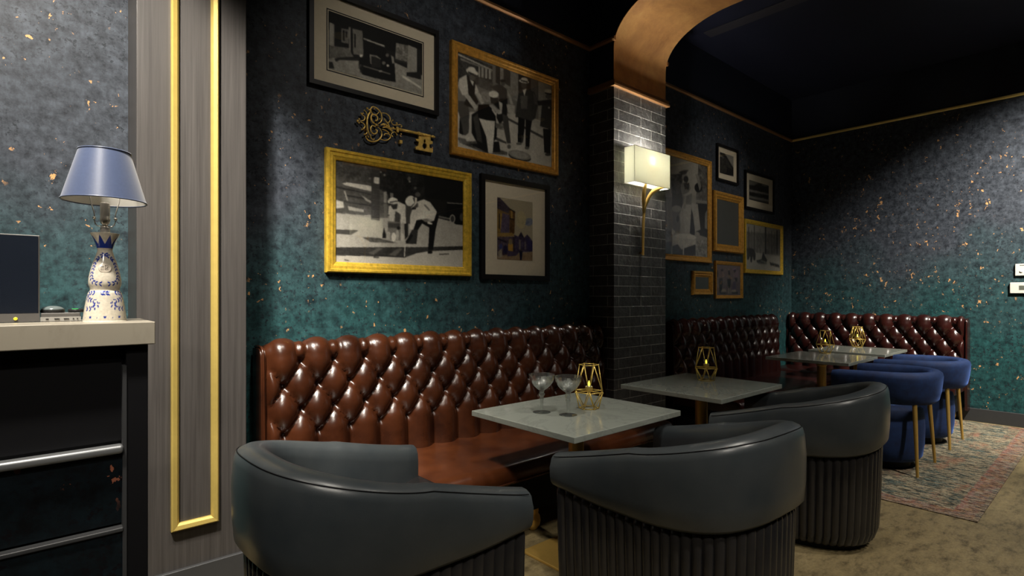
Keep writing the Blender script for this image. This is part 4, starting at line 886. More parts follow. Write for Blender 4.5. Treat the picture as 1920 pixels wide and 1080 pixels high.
(30,0,[(.395,.372),(.394,.358),(.388,.346),(.38,.339),(.371,.336),(.362,.337),(.355,.345),(.349,.355),(.347,.368),(.349,.382),(.355,.394),(.362,.402),(.371,.405),(.38,.403),(.388,.396),(.394,.385)]),
(140,0,[(.469,.531),(.651,.548),(.625,.244),(.449,.233)]),
(15,0,[(.651,.5),(.723,.386),(.723,.191),(.619,.244)]),
(135,0,[(.64,.561),(.788,.567),(.85,.295),(.728,.263),(.683,.443)]),
(130,0,[(.469,.525),(.407,.419),(.445,.233),(.519,.238)]),
(95,0,[(.432,.738),(.607,.77),(.665,.658),(.651,.546),(.494,.531),(.432,.68)]),
(40,30,[(.482,.756),(.599,.767),(.599,.698),(.519,.69)]),
(135,0,[(.599,.675),(.744,.829),(.807,.819),(.728,.694),(.531,.618),(.469,.624)]),
(20,0,[(.887,.753),(.88,.732),(.862,.713),(.834,.699),(.801,.691),(.769,.691),(.742,.7),(.724,.714),(.717,.733),(.724,.754),(.742,.771),(.769,.786),(.801,.794),(.834,.794),(.862,.786),(.88,.771)]),
(110,0,[(.736,.883),(.801,.879),(.868,.765),(.828,.711),(.788,.78)]),
(110,0,[(.574,.824),(.569,.808),(.556,.793),(.537,.782),(.513,.776),(.491,.776),(.472,.782),(.459,.794),(.455,.809),(.459,.825),(.472,.839),(.491,.85),(.513,.856),(.537,.856),(.556,.85),(.569,.838)]),
(40,0,[(.589,.804),(.585,.79),(.574,.777),(.558,.767),(.539,.762),(.52,.762),(.503,.768),(.493,.778),(.488,.792),(.493,.806),(.503,.819),(.52,.828),(.539,.833),(.558,.833),(.574,.828),(.585,.818)]),
(60,0,[(.591,.898),(.585,.892),(.565,.883),(.533,.872),(.495,.861),(.456,.852),(.423,.846),(.4,.844),(.389,.846),(.394,.852),(.414,.861),(.445,.872),(.483,.883),(.521,.892),(.556,.897),(.581,.9)]),
(55,0,[(.558,.877),(.556,.868),(.542,.859),(.522,.849),(.496,.842),(.469,.838),(.446,.838),(.429,.841),(.421,.848),(.423,.856),(.436,.866),(.456,.875),(.481,.882),(.508,.887),(.532,.887),(.549,.884)]),
(120,0,[(.506,.617),(.544,.621),(.531,.489),(.482,.484)]),
(165,0,[(.762,.207),(.742,.191),(.685,.175),(.602,.162),(.506,.154),(.412,.152),(.333,.155),(.281,.164),(.263,.178),(.281,.193),(.333,.207),(.412,.221),(.506,.23),(.602,.233),(.685,.23),(.742,.221)]),
(150,25,[(.271,.178),(.748,.182),(.738,.01),(.271,.003)]),
(18,0,[(.271,.086),(.371,.108),(.445,.06),(.619,.103),(.738,.128),(.738,.01),(.271,-.003)]),
(160,0,[(.469,.154),(.506,.156),(.494,.008),(.474,.007)]),
(75,35,[(.0,.251),(.276,.247),(.24,.027),(.0,.005)]),
(15,0,[(.0,.106),(.252,.131),(.24,.004),(.0,-.005)]),
(165,0,[(.252,.269),(.323,.239),(.276,.19),(.252,.211)]),
(110,55,[(.748,.17),(.996,.197),(.996,.01),(.748,.01)]),
(120,0,[(.833,.242),(.828,.23),(.816,.219),(.797,.211),(.775,.207),(.753,.208),(.734,.214),(.721,.223),(.717,.235),(.721,.247),(.734,.257),(.753,.265),(.775,.269),(.797,.268),(.816,.263),(.828,.254)]),
 ]),
 'small_building_print': (112, [5.662, 5.973, 2.7, 2.929], [
(30,0,[(-.005,.972),(.359,1.002),(.994,.431),(.994,.039),(.005,-.039)]),
(48,25,[(.027,.889),(.469,.771),(.926,.305),(.926,.1),(.027,.026)]),
(90,0,[(.005,.885),(.301,.806),(.291,.745),(.005,.797)]),
(20,0,[(.469,.397),(.926,.344),(.926,.039),(.469,-.013)]),
 ]),
 'lake_print': (95, [6.354, 6.881, 2.487, 2.72], [
(40,0,[(.0,.745),(.241,.779),(.472,.968),(.789,.886),(1.0,.968),(1.0,.556),(.0,.513)]),
(50,0,[(.395,.865),(.59,1.002),(.748,.809),(.55,.749)]),
(110,0,[(.0,.513),(1.0,.573),(1.0,.491),(.0,.418)]),
(35,18,[(.0,.393),(1.0,.474),(1.0,.264),(.0,.2)]),
(115,0,[(.0,.152),(1.0,.212),(1.0,.148),(.0,.092)]),
(60,0,[(.0,.075),(1.0,.131),(1.0,.015),(.0,-.015)]),
 ]),
 'forest_sleigh_photo': (128, [6.306, 7.178, 1.659, 2.215], [
(95,25,[(.006,.819),(.997,.871),(.997,.376),(-.002,.396)]),
(60,0,[(.065,.923),(.088,.926),(.092,.333),(.065,.337)]),
(80,0,[(.146,.869),(.16,.871),(.164,.339),(.146,.344)]),
(55,0,[(.224,.977),(.242,.98),(.247,.346),(.224,.35)]),
(80,0,[(.303,.854),(.317,.856),(.321,.351),(.303,.357)]),
(85,0,[(.388,.932),(.401,.934),(.406,.358),(.388,.364)]),
(40,0,[(.532,1.002),(.571,1.007),(.576,.371),(.532,.375)]),
(85,0,[(.64,.896),(.655,.898),(.659,.378),(.64,.384)]),
(70,0,[(.72,.941),(.739,.942),(.744,.385),(.72,.391)]),
(80,0,[(.821,.919),(.836,.921),(.841,.393),(.821,.398)]),
(40,0,[(.883,.962),(.918,.966),(.924,.4),(.883,.403)]),
(70,0,[(.96,.935),(.977,.939),(.981,.403),(.96,.409)]),
(140,10,[(-.002,.38),(.341,.376),(.997,.342),(.987,.003),(-.006,-.017)]),
(35,25,[(.029,.457),(.201,.465),(.27,.355),(.256,.204),(.21,.218),(.192,.315),(.164,.163),(.128,.166),(.119,.294),(.074,.208),(.038,.213)]),
(38,0,[(.493,.423),(.532,.324),(.6,.243),(.571,.181),(.341,.154),(.284,.206),(.435,.249),(.463,.353)]),
(80,0,[(.341,.193),(.59,.168),(.59,.141),(.341,.143)]),
(45,25,[(.67,.197),(.96,.163),(.977,.094),(.704,.13)]),
(110,0,[(.412,.231),(.556,.208),(.552,.179),(.412,.199)]),
 ]),
 'three_women_photo': ((78, 62, 66), [5.569, 6.127, 1.354, 1.707], [
((88,74,74),10,[(.016,.979),(.985,1.01),(.985,.465),(.009,.247)]),
((40,28,34),0,[(.009,.794),(.068,.811),(.086,.618),(.016,.562)]),
((24,16,20),0,[(.289,.82),(.285,.809),(.273,.797),(.257,.789),(.235,.786),(.215,.789),(.197,.794),(.187,.803),(.183,.814),(.187,.826),(.197,.837),(.215,.843),(.235,.848),(.257,.845),(.273,.84),(.285,.831)]),
((95,75,72),0,[(.161,.794),(.158,.78),(.147,.766),(.131,.757),(.113,.755),(.093,.757),(.077,.763),(.068,.774),(.065,.791),(.068,.806),(.077,.817),(.093,.828),(.113,.831),(.131,.828),(.147,.823),(.158,.809)]),
((92,74,70),0,[(.086,.618),(.192,.678),(.262,.766),(.325,.655),(.244,.584),(.122,.525)]),
((110,88,80),0,[(.217,.777),(.262,.78),(.33,.655),(.298,.635)]),
((14,10,16),0,[(.113,.536),(.244,.57),(.253,.389),(.226,.193),(.174,.068),(.129,.111),(.122,.332)]),
((110,90,80),0,[(.545,.843),(.542,.828),(.535,.814),(.52,.806),(.506,.8),(.49,.803),(.477,.811),(.468,.823),(.465,.84),(.468,.854),(.477,.868),(.49,.877),(.506,.879),(.52,.877),(.535,.871),(.542,.857)]),
((28,18,24),0,[(.468,.817),(.542,.82),(.579,.667),(.497,.678)]),
((98,80,68),0,[(.45,.675),(.497,.565),(.588,.567),(.57,.681)]),
((16,12,20),0,[(.441,.533),(.597,.553),(.579,.34),(.533,.213),(.477,.267)]),
((110,96,84),0,[(.488,.255),(.533,.255),(.515,.057),(.468,.057)]),
((105,90,80),0,[(.551,.227),(.597,.227),(.597,.057),(.56,.057)]),
((110,85,110),0,[(.827,.871),(.82,.86),(.804,.848),(.777,.84),(.746,.837),(.716,.837),(.691,.843),(.674,.851),(.667,.862),(.674,.877),(.691,.885),(.716,.894),(.746,.899),(.777,.899),(.804,.894),(.82,.882)]),
((30,20,32),0,[(.7,.843),(.813,.862),(.775,.76),(.737,.774)]),
((100,80,88),0,[(.682,.655),(.795,.806),(.908,.84),(.908,.621),(.775,.573)]),
((26,18,28),0,[(.737,.587),(.87,.593),(.87,.462),(.813,.46)]),
((60,44,66),0,[(.7,.457),(.813,.46),(.813,.173),(.624,.17)]),
((122,105,92),0,[(.174,.111),(.244,.207),(.37,.21),(.423,.113)]),
((122,105,92),0,[(.597,.128),(.644,.184),(.795,.201),(.832,.102)]),
((20,14,18),0,[(.156,.082),(.423,.091),(.423,.057),(.156,.054)]),
((20,14,18),0,[(.644,.094),(.89,.116),(.89,.057),(.644,.057)]),
 ]),
}
KEY = {'tubes': [(0.009, [(1.492, 2.437), (1.478, 2.408), (1.473, 2.375), (1.474, 2.34), (1.481, 2.316), (1.49, 2.298)]), (0.006, [(1.493, 2.429), (1.495, 2.454), (1.509, 2.471), (1.53, 2.471), (1.551, 2.46), (1.566, 2.44), (1.569, 2.412), (1.56, 2.39), (1.544, 2.379)]), (0.0045, [(1.499, 2.454), (1.5, 2.439), (1.513, 2.429), (1.537, 2.433), (1.551, 2.452)]), (0.0065, [(1.513, 2.374), (1.5, 2.387), (1.498, 2.406), (1.506, 2.424), (1.523, 2.427), (1.54, 2.417), (1.539, 2.399), (1.528, 2.393)]), (0.006, [(1.499, 2.413), (1.506, 2.388), (1.52, 2.375), (1.53, 2.373)]), (0.0065, [(1.528, 2.356), (1.509, 2.36), (1.497, 2.345), (1.499, 2.323), (1.516, 2.312), (1.534, 2.32), (1.538, 2.337), (1.528, 2.341)]), (0.006, [(1.541, 2.36), (1.559, 2.348), (1.569, 2.324), (1.562, 2.299), (1.541, 2.277), (1.509, 2.264), (1.481, 2.268), (1.467, 2.281), (1.467, 2.291)]), (0.0045, [(1.498, 2.306), (1.498, 2.287), (1.513, 2.275), (1.521, 2.285)]), (0.0055, [(1.569, 2.448), (1.598, 2.451), (1.62, 2.437), (1.625, 2.417), (1.613, 2.4), (1.596, 2.401)]), (0.0055, [(1.56, 2.289), (1.584, 2.287), (1.609, 2.294), (1.626, 2.312), (1.62, 2.329), (1.598, 2.329), (1.584, 2.323)]), (0.005, [(1.571, 2.35), (1.595, 2.348), (1.62, 2.337)]), (0.007, [(1.562, 2.373), (1.584, 2.385), (1.602, 2.379), (1.62, 2.37), (1.644, 2.37)]), (0.006, [(1.584, 2.418), (1.595, 2.404), (1.613, 2.388), (1.627, 2.358), (1.642, 2.348)]), (0.006, [(1.527, 2.367), (1.548, 2.37)]), (0.006, [(1.575, 2.361), (1.598, 2.369), (1.62, 2.363), (1.642, 2.358)]), (0.0045, [(1.433, 2.365), (1.45, 2.361), (1.46, 2.347), (1.452, 2.329), (1.442, 2.322)]), (0.0045, [(1.443, 2.41), (1.459, 2.401), (1.457, 2.384), (1.443, 2.374), (1.426, 2.37)]), (0.0045, [(1.457, 2.437), (1.469, 2.429), (1.474, 2.417)]), (0.0045, [(1.457, 2.298), (1.469, 2.304), (1.474, 2.315)]), (0.004, [(1.64, 2.419), (1.633, 2.409), (1.64, 2.397), (1.653, 2.393), (1.676, 2.398), (1.696, 2.404), (1.706, 2.396), (1.7, 2.389)]), (0.004, [(1.64, 2.321), (1.632, 2.329), (1.64, 2.343), (1.657, 2.351), (1.668, 2.34)]), (0.005, [(1.65, 2.369), (1.676, 2.371)]), (0.0105, [(1.687, 2.373), (1.826, 2.374)]), (0.014, [(1.82, 2.375), (1.835, 2.374)]), (0.0125, [(1.842, 2.374), (1.846, 2.374)]), (0.0125, [(1.851, 2.374), (1.855, 2.374)]), (0.0125, [(1.86, 2.374), (1.864, 2.374)]), (0.0125, [(1.869, 2.374), (1.873, 2.374)]), (0.0125, [(1.877, 2.374), (1.882, 2.374)]), (0.0125, [(1.886, 2.374), (1.891, 2.374)]), (0.0125, [(1.895, 2.374), (1.9, 2.374)]), (0.0125, [(1.904, 2.374), (1.909, 2.374)]), (0.0095, [(1.834, 2.374), (1.915, 2.375)]), (0.011, [(1.927, 2.376), (1.934, 2.376)]), (0.008, [(1.915, 2.375), (1.944, 2.375)])], 'balls': [(0.011, 1.413, 2.367), (0.009, 1.423, 2.38), (0.009, 1.423, 2.358), (0.008, 1.44, 2.413), (0.007, 1.435, 2.416), (0.007, 1.447, 2.419), (0.009, 1.44, 2.322), (0.007, 1.449, 2.332), (0.008, 1.457, 2.298), (0.011, 1.474, 2.454), (0.008, 1.485, 2.448), (0.008, 1.456, 2.437), (0.007, 1.52, 2.461), (0.009, 1.53, 2.395), (0.007, 1.555, 2.409), (0.009, 1.53, 2.339), (0.008, 1.481, 2.287), (0.007, 1.518, 2.281), (0.008, 1.586, 2.32), (0.007, 1.642, 2.42), (0.01, 1.669, 2.406), (0.007, 1.7, 2.391), (0.008, 1.64, 2.321), (0.008, 1.67, 2.337), (0.008, 1.7, 2.346), (0.012, 1.646, 2.372), (0.008, 1.635, 2.351), (0.012, 1.602, 2.376), (0.011, 1.584, 2.379), (0.016, 1.674, 2.377), (0.017, 1.675, 2.368), (0.015, 1.675, 2.358), (0.012, 1.532, 2.368), (0.009, 1.944, 2.375)], 'bit': [(1.826, 2.357), (1.824, 2.339), (1.802, 2.335), (1.806, 2.326), (1.825, 2.321), (1.82, 2.294), (1.8, 2.287), (1.802, 2.27), (1.927, 2.27), (1.929, 2.293), (1.904, 2.299), (1.903, 2.319), (1.927, 2.327), (1.927, 2.341), (1.911, 2.347), (1.911, 2.366)], 'holes': [[(1.876, 2.335), (1.875, 2.329), (1.872, 2.324), (1.868, 2.321), (1.864, 2.322), (1.861, 2.326), (1.86, 2.332), (1.861, 2.339), (1.864, 2.344), (1.868, 2.346), (1.872, 2.345), (1.875, 2.341)], [(1.883, 2.305), (1.881, 2.295), (1.875, 2.287), (1.866, 2.283), (1.858, 2.284), (1.852, 2.29), (1.849, 2.299), (1.852, 2.309), (1.858, 2.318), (1.866, 2.322), (1.875, 2.321), (1.881, 2.315)]]}

# ------------------------------------------------------------------ prints: tone painting on a grid of the print's own surface
def blur(a, k=1):
    for _ in range(k):
        p = np.pad(a, ((1, 1), (1, 1), (0, 0)), 'edge'); a = (p[:-2, 1:-1] + p[2:, 1:-1] + p[1:-1, :-2] + p[1:-1, 2:] + 2 * p[1:-1, 1:-1]) / 6
    return a
def lin(c):
    c = np.clip(c, 0, 1); return np.where(c < .04045, c / 12.92, ((c + .055) / 1.055) ** 2.4)
def paint(bg, shapes, nx, ny, tone, seed):
    rs = np.random.RandomState(seed)
    asc = lambda v: np.array(v, float) if isinstance(v, tuple) else np.array([v, v, v], float) * np.array(tone)
    SS = 2; X, Y = np.meshgrid((np.arange(nx * SS) + .5) / (nx * SS), (np.arange(ny * SS) + .5) / (ny * SS))
    im = np.ones((ny * SS, nx * SS, 3)) * asc(bg)
    def cloud(s):
        g = rs.rand(int(ny * SS / s) + 2, int(nx * SS / s) + 2); yy = np.linspace(0, g.shape[0] - 1.01, ny * SS); xx = np.linspace(0, g.shape[1] - 1.01, nx * SS)
        y0 = yy.astype(int); x0 = xx.astype(int); fy = (yy - y0)[:, None]; fx = (xx - x0)[None]
        return g[y0][:, x0] * (1 - fy) * (1 - fx) + g[y0 + 1][:, x0] * fy * (1 - fx) + g[y0][:, x0 + 1] * (1 - fy) * fx + g[y0 + 1][:, x0 + 1] * fy * fx
    mott = (cloud(3) * .5 + cloud(7) * .3 + cloud(16) * .3 - .55) * 2.2
    for v, amp, pts in shapes:
        P = np.array(pts, float); inside = np.zeros(X.shape, bool); n = len(P)
        for i in range(n):
            x1, y1 = P[i]; x2, y2 = P[(i + 1) % n]
            if y1 == y2: continue
            c = ((y1 > Y) != (y2 > Y)) & (X < (x2 - x1) * (Y - y1) / (y2 - y1) + x1); inside ^= c
        colr = asc(v)[None, None, :] * np.ones_like(im)
        if amp: colr = colr + mott[..., None] * amp
        else: colr = colr * (1 + .12 * mott[..., None])
        im = np.where(inside[..., None], colr, im)
    im = im.reshape(ny, SS, nx, SS, 3).mean((1, 3)); im = blur(im, 1)
    return np.clip(lin(im / 255.0) * 1.45, 0, .85)
def print_mesh(name, x0, x1, z0, z1, y, img, parent, m):
    ny, nx = img.shape[:2]
    xs = np.linspace(x0, x1, nx + 1); zs = np.linspace(z0, z1, ny + 1)
    vs = [(x, y, z) for z in zs for x in xs]; fs = [(j * (nx + 1) + i, j * (nx + 1) + i + 1, (j + 1) * (nx + 1) + i + 1, (j + 1) * (nx + 1) + i) for j in range(ny) for i in range(nx)]
    me = bpy.data.meshes.new(name); me.from_pydata(vs, [], fs); me.update()
    a = me.color_attributes.new('col', 'FLOAT_COLOR', 'CORNER')
    c = np.ones((ny * nx, 4, 4), np.float32); c[..., :3] = img.reshape(-1, 1, 3); a.data.foreach_set('color', c.ravel())
    me.materials.append(m); o = bpy.data.objects.new(name, me); COL.objects.link(o); o.parent = parent; return o
WY = W
def picture(name, label, cat, out, frame_w, depth, fm, art=None, mat_=None, res=(150, 110), tone=(1, .975, .91), pane=True, line=None, mirror=False, group='framed pictures on the back wall', ornate=False):
    x0, x1, z0, z1 = out; y = WY
    cx, cz = (x0 + x1) / 2, z0
    t = thing(name, label, cat, (cx, y, cz), 0, group)
    X0, X1, Z0, Z1 = x0 - cx, x1 - cx, 0, z1 - z0; w_ = frame_w
    if ornate: prof = [(0, 0), (0, depth * .6), (w_ * .12, depth), (w_ * .35, depth * .95), (w_ * .5, depth * .7), (w_ * .7, depth * .8), (w_ * .85, depth * .55), (w_, depth * .4), (w_, 0)]
    else: prof = [(0, 0), (0, depth * .8), (w_ * .10, depth), (w_ * .28, depth), (w_ * .36, depth * .85), (w_ * .62, depth * .82), (w_ * .72, depth * .68), (w_ * .92, depth * .55), (w_, depth * .4), (w_, 0)]
    if fm is M['black_frame']: prof = [(0, 0), (0, depth), (w_, depth), (w_, 0)]
    frame_ring(X0, X1, Z0, Z1, prof, 0).build('frame', fm, t)
    ins = w_ - .004; yb = -.006
    ax = None
    if mirror: MB().box(X0 + ins, yb - .006, Z0 + ins, X1 - ins, yb, Z1 - ins).build('mirror_plate', M['aged_mirror'], t)
    else:
        bg, bounds, shapes = ART[art]
        px0, px1, pz0, pz1 = bounds
        yp = yb - .004
        if mat_:
            MB().box(X0 + ins, yb - .002, Z0 + ins, X1 - ins, yb, Z1 - ins).build('mat_board', M['mat_board'], t)
            px0, px1, pz0, pz1 = px0 - cx, px1 - cx, pz0 - z0, pz1 - z0
            if line: frame_ring(px0 - line, px1 + line, pz0 - line, pz1 + line, [(0, 0), (0, .0012), (.006, .0012), (.006, 0)], yb - .002).build('mat_line', M['black_frame'], t)
        else: px0, px1, pz0, pz1 = X0 + ins, X1 - ins, Z0 + ins, Z1 - ins; MB().box(px0, yb - .002, pz0, px1, yb, pz1).build('backing', M['black_frame'], t)
        img = paint(bg, shapes, res[0], res[1], tone, len(art))
        print_mesh('print', px0, px1, pz0, pz1, yp, img, t, M['print'])
    if pane and not mirror:
        MB().box(X0 + ins, yb - .0105, Z0 + ins, X1 - ins, yb - .0095, Z1 - ins).build('glazing', M['glazing'], t)
    return t
picture('framed_picture', 'black framed, wide-matted photograph of a vintage motorcar, topmost left', 'picture', (1.130, 1.975, 2.518, 3.068), .026, .030, M['black_frame'], 'motorcar', True, (140, 76), line=.012)
picture('framed_picture', 'large gold framed photograph of men emptying a barrel in a street', 'picture', (2.075, 3.092, 2.290, 3.047), .060, .036, M['amber_frame'], 'barrel_pour', False, (180, 136))
picture('framed_picture', 'large yellow-gold framed photograph of two hatted men pouring out bottles', 'picture', (1.225, 2.240, 1.480, 2.182), .062, .036, M['gold_frame'], 'bottle_pour', False, (200, 136))
picture('framed_picture', 'dark framed, wide-matted watercolour of a street with old buildings', 'picture', (2.325, 2.995, 1.465, 2.198), .034, .030, M['black_frame'], 'street_watercolour', True, (84, 108))
picture('framed_picture', 'tall gold framed photograph of a man in overalls, partly behind the brick pillar', 'picture', (4.425, 5.452, 1.695, 2.785), .062, .034, M['amber_frame'], 'worker_photo', False, (130, 146))
picture('framed_picture', 'small pale-matted print of a dark building, topmost in the far group', 'picture', (5.585, 6.070, 2.612, 3.012), .022, .026, M['black_frame'], 'small_building_print', True, (36, 30))
picture('framed_picture', 'small pale-matted print of a landscape in dark bands, far group', 'picture', (6.240, 7.020, 2.372, 2.822), .024, .026, M['black_frame'], 'lake_print', True, (44, 24))
picture('framed_picture', 'gold framed photograph of a horse-drawn sleigh among bare trees', 'picture', (6.222, 7.262, 1.612, 2.247), .050, .032, M['gold_frame'], 'forest_sleigh_photo', False, (90, 56))
picture('framed_picture', 'small gold framed sepia photograph of three posing women', 'picture', (5.545, 6.171, 1.315, 1.728), .040, .030, M['amber_frame'], 'three_women_photo', False, (56, 40))
picture('wall_mirror', 'tall ornate gold framed clouded mirror above the three-women photograph', 'mirror', (5.500, 6.171, 1.83, 2.490), .085, .040, M['amber_frame'], mirror=True, ornate=True, group='gold framed mirrors on the far wall')
picture('wall_mirror', 'smallest gold framed mirror, lowest left of the far group', 'mirror', (5.085, 5.480, 1.355, 1.605), .062, .034, M['amber_frame'], mirror=True, ornate=True, group='gold framed mirrors on the far wall')

# ------------------------------------------------------------------ ornamental key
def key():
    cx, cz = 1.70, 2.30
    t = thing('ornamental_key', 'large ornate antique gold key hung on the wall between the pictures', 'key', (cx, W, cz))
    yk = -.022
    mb = MB(); shaft = MB()
    for r, pts in KEY['tubes']:
        p3 = [(x - cx, yk, z - cz) for x, z in pts]
        head = pts[0][0] < 1.72 and pts[-1][0] < 1.72
        if len(p3) > 2: p3 = smoothpath(p3, 5)
        if head: mb.tube(p3, [r * .62 * (.7 + .5 * math.sin(PI * i / (len(p3) - 1))) for i in range(len(p3))], 8)
        else: shaft.tube(p3, r * .85, 12)
    for r, x, z in KEY['balls']:
        (mb if x < 1.80 else shaft).sphere((x - cx, yk - .001, z - cz), r * .62, 10)
    mb.build('bow', M['key_gold'], t, True); shaft.build('shaft', M['key_gold'], t, True)
    cu = bpy.data.curves.new('bit', 'CURVE'); cu.dimensions = '2D'; cu.fill_mode = 'BOTH'; cu.extrude = .006
    for loop in [KEY['bit']] + KEY['holes']:
        sp = cu.splines.new('POLY'); sp.points.add(len(loop) - 1); sp.use_cyclic_u = True
        for q, (x, z) in zip(sp.points, loop): q.co = (x - cx, z - cz, 0, 1)
    tmp = bpy.data.objects.new('tmp', cu); me = bpy.data.meshes.new_from_object(tmp); bpy.data.objects.remove(tmp)
    me.transform(Matrix.Translation((0, yk, 0)) @ Matrix.Rotation(PI / 2, 4, 'X')); me.materials.clear(); me.materials.append(M['key_gold'])
    o = bpy.data.objects.new('bit', me); COL.objects.link(o); o.parent = t
    MB().box(-.01, yk, -.01, .01, 0, .01).build('wall_hook', M['key_gold'], t)
key()

# ------------------------------------------------------------------ sconces
def sconce(loc, rz, label):
    # local: y=0 wall face, front -y ; z from the stem's foot
    t = thing('wall_sconce', label, 'wall lamp', loc, rz, 'box shade wall sconces')
    x0, x1, yf, yb, z0, z1 = -.253, .253, -.128, -.028, .575, .862; th = .003
    mb = MB()
    mb.box(x0, yf, z0, x1, yf + th, z1); mb.box(x0, yb - th, z0, x1, yb, z1); mb.box(x0, yf + th, z0, x0 + th, yb - th, z1); mb.box(x1 - th, yf + th, z0, x1, yb - th, z1)
    mb.build('lamp_shade', M['sconce_shade'], t)
    mb = MB()
    for z in (z0, z1): mb.tube([(x0, yf, z), (x1, yf, z), (x1, yb, z), (x0, yb, z)], .0022, 6, closed=True)
    mb.build('shade_wire', M['white_plastic'], t, True)
    MB().box(-.07, -.014, .60, .07, 0, .82).build('backplate', M['brass'], t, bevel=.003)
    mb = MB(); mb.tube([(0, -.012, .70), (0, -.096, .70), (0, -.096, .725)], .006, 8); mb.build('lamp_arm', M['brass'], t, True)
    MB().lathe([(.012, .725), (.014, .75), (.012, .752)], (0, -.096, 0), 16).build('socket', M['brass'], t, True)
    MB().sphere((0, -.094, .775), .017, 14).build('bulb', M['bulb'], t, True)
    # stem splitting in two curved leaves
    def blade(pts, w):
        rings = []; P = smoothpath(pts, 6); n = len(P)
        for i, p in enumerate(P):
            s = i / (n - 1); ww = w(s); tdir = (P[min(i + 1, n - 1)] - P[max(i - 1, 0)]).normalized(); side = Vector((tdir.z, 0, -tdir.x)).normalized()
            d = Vector((0, 1, 0)); th_ = .006 + .004 * math.sin(PI * s)
            rings.append([tuple(p + side * ww * a + d * th_ * b) for a, b in ((-1, 0), (-.5, -.9), (.5, -.9), (1, 0), (.5, .9), (-.5, .9))])
        return MB().loft(rings)
    stem = blade([(.0, -.030, 0), (.0, -.030, .14), (.003, -.032, .28), (.006, -.036, .36)], lambda s: .016 - .004 * math.sin(PI * s) + .006 * s)
    stem.build('stem', M['brass'], t, True, 50)
    blade([(.004, -.034, .34), (-.008, -.044, .43), (-.030, -.062, .52), (-.022, -.078, .60)], lambda s: .013 + .016 * math.sin(PI * s) ** 1.2 * (1 if s < .98 else .5)).build('leaf_arm', M['brass'], t, True, 50)
    blade([(.006, -.034, .34), (.018, -.046, .43), (.070, -.066, .525), (.150, -.085, .572), (.222, -.090, .590)], lambda s: .013 + .012 * math.sin(PI * min(1, s * 1.1)) - .006 * s).build('leaf_arm', M['brass'], t, True, 50)
    MB().tube([(0, -.016, .02), (0, 0, .02)], .008, 8).build('wall_fixing', M['brass'], t, True)
    c, s = math.cos(rz), math.sin(rz)
    wx, wy = loc[0] + .096 * s * 1.0, loc[1] - .096 * c
    point('sconce_bulb_light', (wx, wy, loc[2] + .775), 62, (1, .96, .88), .026)
    return t
sconce((3.845, PY, 1.688), 0, 'box shaded brass wall sconce lit on the brick pillar')
sconce((3.845, yB, 1.688), PI, 'box shaded brass wall sconce on the opposite brick pillar')

# ------------------------------------------------------------------ host counter
def counter():
    t = thing('host_counter', 'host counter with cream stone top, dark body and steel rails at left', 'counter', (-.4, 1.95, 0))
    X0, X1 = -.9, .649; ox, oy = -.4, 1.95
    B = lambda x0, y0, z0, x1, y1, z1: MB().box(x0 - ox, y0 - oy, z0, x1 - ox, y1 - oy, z1)
    B(-1.3, 1.777, 1.216, .250, 2.06, 1.278).build('counter_top', M['counter_marble'], t, bevel=.003)
    B(-1.3, 1.83, 0, .236, 2.05, 1.216).build('body', M['black'], t)
    B(.186, 1.800, 0, .236, 1.831, 1.2155).build('corner_post', M['black'], t, bevel=.002)
    B(.178, 1.797, 0, .187, 1.831, 1.16).build('corner_strip', M['steel_rail'] if False else M['baseboard'], t)
    B(-1.3, 1.822, .955, .178, 1.831, 1.215).build('upper_panel', M['wallpaper_panel'] if False else M['black'], t)
    mb = MB(); mb.add([(p[0] - ox, p[1] - oy, p[2]) for p in [(-1.3, 1.802, .925), (.178, 1.802, .925), (.178, 1.822, .73), (-1.3, 1.822, .73), (-1.3, 1.831, .925), (.178, 1.831, .925), (.178, 1.831, .73), (-1.3, 1.831, .73)]], [(0, 1, 2, 3), (7, 6, 5, 4), (0, 4, 5, 1), (1, 5, 6, 2), (2, 6, 7, 3), (3, 7, 4, 0)])
    mb.build('middle_panel', M['wallpaper_panel'], t)
    mb = MB(); mb.add([(p[0] - ox, p[1] - oy, p[2]) for p in [(-1.3, 1.800, .715), (.178, 1.800, .715), (.178, 1.81, .06), (-1.3, 1.81, .06), (-1.3, 1.831, .715), (.178, 1.831, .715), (.178, 1.831, .06), (-1.3, 1.831, .06)]], [(0, 1, 2, 3), (7, 6, 5, 4), (0, 4, 5, 1), (1, 5, 6, 2), (2, 6, 7, 3), (3, 7, 4, 0)])
    mb.build('lower_panel', M['wallpaper_panel'], t)
    B(-1.3, 1.786, .925, .180, 1.823, .948).build('rail', M['steel_rail'], t, bevel=.008)
    B(-1.3, 1.794, .713, .180, 1.823, .725).build('rail', M['baseboard'], t, bevel=.003)
counter()
# monitor
t = thing('monitor', 'flat dark monitor standing on the host counter at the left edge', 'monitor', (-.15, 1.96, 1.2785))
ox, oy, oz = -.15, 1.96, 1.2785
B = lambda x0, y0, z0, x1, y1, z1: MB().box(x0 - ox, y0 - oy, z0 - oz, x1 - ox, y1 - oy, z1 - oz)
B(-.33, 1.945, 1.2795, .010, 1.975, 1.512).build('casing', M['grey_plastic'], t, bevel=.002)
B(-.325, 1.9435, 1.303, .0065, 1.9455, 1.509).build('screen', M['screen'], t)
B(-.33, 1.942, 1.2795, .010, 1.9455, 1.302).build('lower_bezel', M['grey_plastic'], t)
mb = MB(); mb.loft([[(-.0385 - ox + r * math.cos(a), 1.942 - oy + dy, 1.2885 - oz + r * math.sin(a)) for a in [2 * PI * i / 16 for i in range(16)]] for r, dy in ((.0042, .0), (.0042, -.002), (.003, -.003))])
mb.build('power_light', plain('yellow_indicator', (.8, .65, .02), .4, emit=(1, .8, .05, .5)), t, True)
